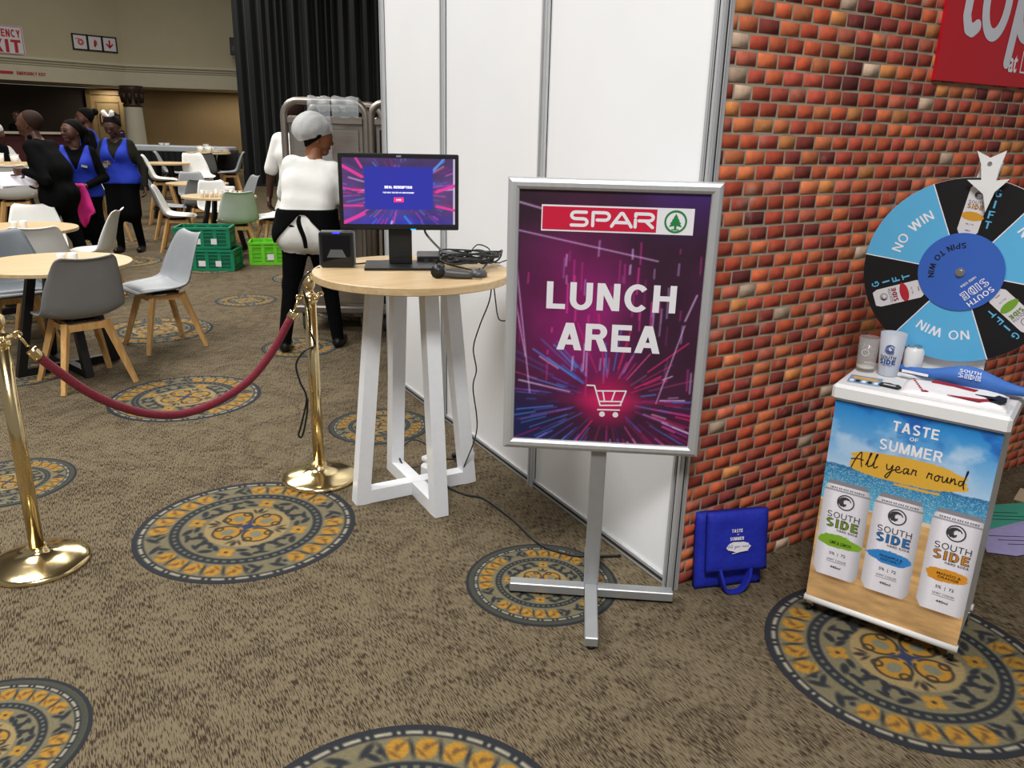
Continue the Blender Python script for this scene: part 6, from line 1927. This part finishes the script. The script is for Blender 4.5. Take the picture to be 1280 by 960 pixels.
    if hair == 'short': headspace(lambda P: cap(P, .003, lambda p: np.maximum((.062-p[..., 2])-(p[..., 1]+.02)*1.2, -.03-p[..., 2])), (-.12, -.14, -.08), (.12, .15, .17), .006, 'hair', mat('close_cropped_hair', (44, 30, 25), .8, spec=.15))
    elif hair in ('bun', 'pony', 'bow'):
        hb2 = Body()
        if hair == 'bun': hb2.ball(a(0, .125, .085), .045*s, 0, .02).ball(a(0, .10, .075), .035*s, 0, .02)
        if hair == 'pony': hb2.chain([a(0, .09, .07), a(0, .135, .02), a(.01, .135, -.09), a(.01, .10, -.17)], [.03*s, .042*s, .038*s, .018*s], 0, .03)
        if hair == 'bow': hb2.ball(a(0, .10, .09), .05*s, 0, .02)
        headspace(lambda P: np.minimum(cap(P, .006), hb2.eval(P)), (-.13, -.15, -.20), (.13, .20, .18), .006, 'hair', HAIR)
        if hair == 'bow':
            bw = Body()
            for sx in (-1, 1):
                bw.cone(a(sx*.012, -.01, .140), a(sx*.050, -.005, .185), .014*s, .026*s, 0, .012); bw.cone(a(sx*.030, -.01, .140), a(sx*.055, -.01, .160), .014*s, .02*s, 0, .012)
            bw.cone(a(-.085, -.005, .06), a(0, -.005, .139), .009*s, None, 0, .01).cone(a(.085, -.005, .06), a(0, -.005, .139), .009*s, None, 0, .01)
            headspace(lambda P: bw.eval(P), (-.13, -.08, .02), (.13, .08, .24), .006, 'hair_bow', mat('white_ribbon', (240, 240, 240), .7))
    elif hair == 'net':
        headspace(lambda P: cap(P, .008), (-.13, -.15, -.12), (.13, .15, .17), .007, 'hair', HAIR)
        nb = Body(); nb.ball(a(0, .050, .070), .112*s, 0, .04).ball(a(0, -.02, .065), .090*s, 0, .05).ball(a(0, .10, .045), .075*s, 0, .05)
        pl = lambda P: ((.028-P[..., 2]/s)-(P[..., 1]/s+.03)*.40)*s
        headspace(lambda P: np.maximum(nb.eval(P)+.002*s*np.sin(P[..., 0]*95)*np.sin(P[..., 1]*60+P[..., 2]*40), pl(P)), (-.16, -.16, -.14), (.16, .24, .22), .0065, 'hair_net', mat('white_hair_net_mesh', (220, 222, 222), .6, 0, .12, 120, .1, alpha=.6))
    return t, Bd, s, bend, hc

def garment(t, Bd, name, m, region, grow, h=.0125, sub=None, lo=None, hi=None):
    """cloth layer: body surface pushed out, kept where region(P) < 0"""
    l, u = Bd.bounds(sub); l, u = l-grow, u+grow
    if lo is not None: l = np.maximum(l, lo)
    if hi is not None: u = np.minimum(u, hi)
    V, Q = grid_eval(lambda P: np.maximum(np.maximum(Bd.eval(P, sub=sub)-grow, region(P)), -(Bd.eval(P, sub=sub)-grow+.03)), l, u, h)
    return nets_object(name, [(V, Q, np.zeros(len(Q)))], [m], t)

def bib_apron(t, Bd, s, bend_y=0.0, m=None, bottom=.86, name='apron'):
    """blue tabard: broad front and back panels, wide shoulder straps and a V neck"""
    def reg(P):
        x, y, z = P[..., 0]/s, P[..., 1]/s, P[..., 2]/s
        zz = np.maximum(z-1.405, bottom-z)
        neck = np.where(z > 1.14, (z-1.14)*.40-np.abs(x), -1)
        wide = np.where(z > 1.10, np.abs(x)-(.185-.16*np.maximum(z-1.10, 0)), np.abs(x)-.24)
        return np.maximum.reduce([zz, neck, wide])*s
    return garment(t, Bd, name, m or BLUE_AP, reg, .012*s, .011, sub=(TOP, BOTTOM))

# ---- cook in the white shirt, seen from behind
def puff(B, s, bend):
    B.cone(bend(np.array([-.085, .040, 1.08])*s), bend(np.array([.085, .040, 1.08])*s), .100*s, None, TOP, .05)
    B.cone(bend(np.array([-.085, .03, .97])*s), bend(np.array([.085, .03, .97])*s), .116*s, None, TOP, .04)
    B.cone(bend(np.array([-.095, .03, 1.20])*s), bend(np.array([.095, .03, 1.20])*s), .100*s, None, TOP, .05)
    B.cone(np.array([-.095, .024, .86])*s, np.array([.095, .024, .86])*s, .134*s, None, TOP, .03)
t, Bd, s, bd_, hc = person('cook in white shirt, black apron and hairnet seen from behind at the carts', (-.262, 3.78, 0), (.46, .89), 1.63, SKIN_M, WHITE_CL, BLACK_CL,
    lean=.17, lean_side=-.13, elbows=[(.20, -.22, 1.10), (-.27, -.04, 1.10)][::-1], hands=[(-.22, -.26, .98), (.16, -.42, .98)], head_yaw=R(-62), head_pitch=R(8),
    feet=[(-.17, -.10), (.19, .06)], sleeve=.92, hair='net', wide=1.07, extra=puff, res=.0115)
def reg_ap(P):
    x, y, z = P[..., 0]/s, P[..., 1]/s, P[..., 2]/s
    zz = np.maximum(z-1.045, .50-z)
    back = np.where(y > -.02, (1.035-z)*.95-np.abs(x+.0), -1.0)      # rear edges sweep outwards below the tie
    back = np.where((z > 1.015) & (z < 1.045), -1.0, back)
    return np.maximum(zz, back)*s
garment(t, Bd, 'apron', BLACK_CL, reg_ap, .016*s, .011, sub=(TOP, BOTTOM))
b = MB()
for sx in (-.2, 1):
    pts = catmull([(sx*.004, .205*s, 1.01*s), (sx*.014, .225*s, .96*s), (sx*.012-.03, .222*s, .86*s), (sx*.008-.035, .215*s, .79*s)], 14)
    for p, q in zip(pts, pts[1:]): b.bar(p, q, .016, .004, 0, (0, 1, 0))
b.build('apron_tie', BLACK_CL, t)

# ---- man in the black suit leaning towards the left
def coat(B, s, bend):
    B.cone(np.array([-.085, .01, .86])*s, np.array([.085, .01, .86])*s, .135*s, None, TOP, .05)
    B.cone(bend(np.array([-.10, .01, 1.10])*s), bend(np.array([.10, .01, 1.10])*s), .125*s, None, TOP, .05)
man_loc = (-1.78, 7.15, 0)
t, Bd, s, bd_, hc = person('bald man in a black suit leaning left and holding out papers', man_loc, (-.86, .50), 1.68, SKIN_D, BLACK_CL, BLACK_CL, 'm',
    lean=.28, elbows=[(-.22, -.20, 1.03), (.27, .06, 1.03)], hands=[(-.16, -.24, .98), (.22, -.16, 1.10)], head_yaw=R(6), head_pitch=R(-10), feet=[(-.10, .16), (.10, -.18)],
    sleeve=1.0, hair='short', wide=1.0, extra=coat, point=1, hand_dirs=[None, (0, -1, -.1)])
MB().cyl((.229*s, -.115*s, 1.085*s), (.225*s, -.135*s, 1.092*s), .031, .031, 16).build('wrist_watch', ALU, t)
# shirt collar
ph = Body(); ph.cone(np.array(hc)+[0, .03, -.155], np.array(hc)+[0, .012, -.115], .060, .058)
V, Q = grid_eval(lambda P: ph.eval(P), *ph.bounds(m=.02), .008)
nets_object('shirt_collar', [(V, Q, np.zeros(len(Q)))], [BLACK_CL], t)
PAPER = mat('white_paper', (206, 202, 212), .7, 0, .02, 10)
Mm = Matrix.Translation(man_loc) @ Matrix.Rotation(math.atan2(.50, -.86)+PI/2, 4, 'Z')
pv = Mm @ Vector((.20*s, -.26*s, 1.03*s))
pp_ = thing('paper_stack', 'loose white papers held out by the man in black', 'papers', (pv.x, pv.y, pv.z), R(20))
for k in range(3):
    MB().box((-.02*k, .01*k, -.004*k), (.30, .21, .0015), 0, Matrix.Rotation(R(34), 3, 'X').to_4x4() @ Matrix.Rotation(R(6*k), 4, 'Z')).build('sheet', PAPER, pp_)

def skirt(B, s, bend):
    B.cone(np.array([-.07, 0, .84])*s, np.array([-.08, -.01, .50])*s, .125*s, .125*s, BOTTOM, .04); B.cone(np.array([.07, 0, .84])*s, np.array([.08, -.01, .50])*s, .125*s, .125*s, BOTTOM, .04)
# ---- waitress with the pink cloth
wl = (-1.575, 7.78, 0)
t, Bd, s, bd_, hc = person('waitress in blue apron with a ponytail holding a pink cloth', wl, (-.10, -.995), 1.58, SKIN_D, BLACK_CL, BLACK_CL, lean=.05,
    elbows=[(-.25, -.02, 1.06), (.26, -.02, 1.06)], hands=[(-.085, -.215, .985), (.075, -.215, .985)], head_yaw=R(-52), head_pitch=R(-2), hair='pony', wide=1.14, extra=skirt, hand_dirs=[(.75, -.5, -.35), (-.75, -.5, -.35)])
bib_apron(t, Bd, s)
MB().box((.085*s, -.195*s, 1.19*s), (.055, .006, .022), 0, Matrix.Rotation(R(14), 4, 'Y')).build('name_badge', mat('silver_badge', (180, 180, 170), .3, .5), t)
PINK = mat('bright_pink_cloth', (222, 44, 138), .75, 0, .08, 14, .3)
Mp = Matrix.Translation(wl) @ Matrix.Rotation(math.atan2(-.995, -.10)+PI/2, 4, 'Z')
pv = Mp @ Vector((0, -.275*s, .60*s))
ck = thing('pink_cloth', 'bright pink cloth hanging from the waitress hands', 'cloth', (pv.x, pv.y, pv.z), math.atan2(-.995, -.10)+PI/2)
b = MB(); n, m = 18, 16; gv = fbm(n, m, (3, 3), 4, 3); fr_ = []; bk_ = []
for j in range(m):
    v_ = j/(m-1)                  # 0 bottom .. 1 top
    wd = .055+.085*(1-v_)**.7 if v_ > .25 else .085*(.45+2.2*v_)
    for i in range(n):
        u = i/(n-1)*2-1
        x = u*wd+.02*(1-v_); y = .022*math.sin(u*5+v_*2)*(1-.4*v_)+.03*(gv[j, i]-.5); z = .40*v_-.05*(1-abs(u))*(1-v_)
        fr_.append((x, y-.006, z)); bk_.append((x, y+.006, z))
fs_ = [(j*n+i, j*n+i+1, (j+1)*n+i+1, (j+1)*n+i) for j in range(m-1) for i in range(n-1)]
b.add(fr_+bk_, fs_+[tuple(q+n*m for q in x[::-1]) for x in fs_], 0, True)
r_ = [i for i in range(n)]+[j*n+n-1 for j in range(1, m)]+[(m-1)*n+i for i in range(n-2, -1, -1)]+[j*n for j in range(m-2, 0, -1)]
for a_q, c_q in zip(r_, r_[1:]+r_[:1]): b.f.append((a_q+n*m, c_q+n*m, c_q, a_q)); b.m.append(0); b.sm.append(True)
b.build('hanging_cloth', PINK, ck)

# ---- waitress with the white bow looking at a phone
wl = (-1.08, 9.32, 0)
t, Bd, s, bd_, hc = person('waitress with a white bow in her hair looking down at a phone', wl, (-.42, -.91), 1.64, SKIN_V, GREEN_BLK, BLACK_CL, lean=.03,
    elbows=[(-.26, -.03, 1.05), (.29, .02, 1.04)], hands=[(-.10, -.26, 1.09), (.30, -.04, .82)], head_yaw=R(-6), head_pitch=R(24), hair='bow', wide=1.18, extra=skirt, hand_dirs=[(.7, -.6, .2), None], feet=[(-.10, .0), (.12, .10)], stoop=.03)
bib_apron(t, Bd, s)
Mp = Matrix.Translation(wl) @ Matrix.Rotation(math.atan2(-.91, -.42)+PI/2, 4, 'Z')
pv = Mp @ Vector((-.030*s, -.325*s, 1.10*s))
phn = thing('mobile_phone', 'mobile phone held by the waitress with the white bow', 'phone', (pv.x, pv.y, pv.z), math.atan2(-.91, -.42)+PI/2)
Mq = Matrix.Rotation(R(-60), 4, 'X')
MB().box((0, 0, 0), (.070, .012, .14), 0, Mq, .004).build('case', GREY_TRIM, phn); MB().box((0, .0066, 0), (.066, .001, .135), 0, Mq).build('screen', GLOSS, phn)

# ---- waitress farther back, in profile
t, Bd, s, bd_, hc = person('waitress in blue apron and hair bun standing farther back in profile', (-1.30, 11.2, 0), (-.93, .05), 1.74, SKIN_D, BLACK_CL, BLACK_CL, lean=.02, head_yaw=R(8), hair='bun', wide=1.1, res=.016)
bib_apron(t, Bd, s)
MB().box((.07*s, -.19*s, 1.2*s), (.06, .006, .03)).build('name_badge', WHITE_PLASTIC, t)
# ---- dark figure behind the bar
person('person in dark clothes standing far off behind the bar', (-2.46, 22.75, 0), (-.5, -.85), 1.76, SKIN_V, BLACK_CL, BLACK_CL, 'm', hair='short', res=.03)
# ---- helper in the white shirt half hidden behind the cart
t, Bd, s, bd_, hc = person('helper in white short-sleeved shirt half hidden behind the steel cart', (.27, 6.05, 0), (.80, .60), 1.80, SKIN_V, WHITE_CL, BLACK_CL, 'm', lean=.03, hair='short', sleeve=.95, res=.014,
    elbows=[(-.27, .0, 1.08), (.26, .04, 1.06)], hands=[(-.28, -.05, .84), (.29, .04, .84)])
# ---- person with hairnet at the left edge
t, Bd, s, bd_, hc = person('person in dark clothes and hairnet at the left edge of the frame', (-2.52, 11.15, 0), (.55, .83), 1.52, SKIN_D, BLACK_CL, BLACK_CL, lean=.30, hair='net', head_yaw=R(-35), res=.016)
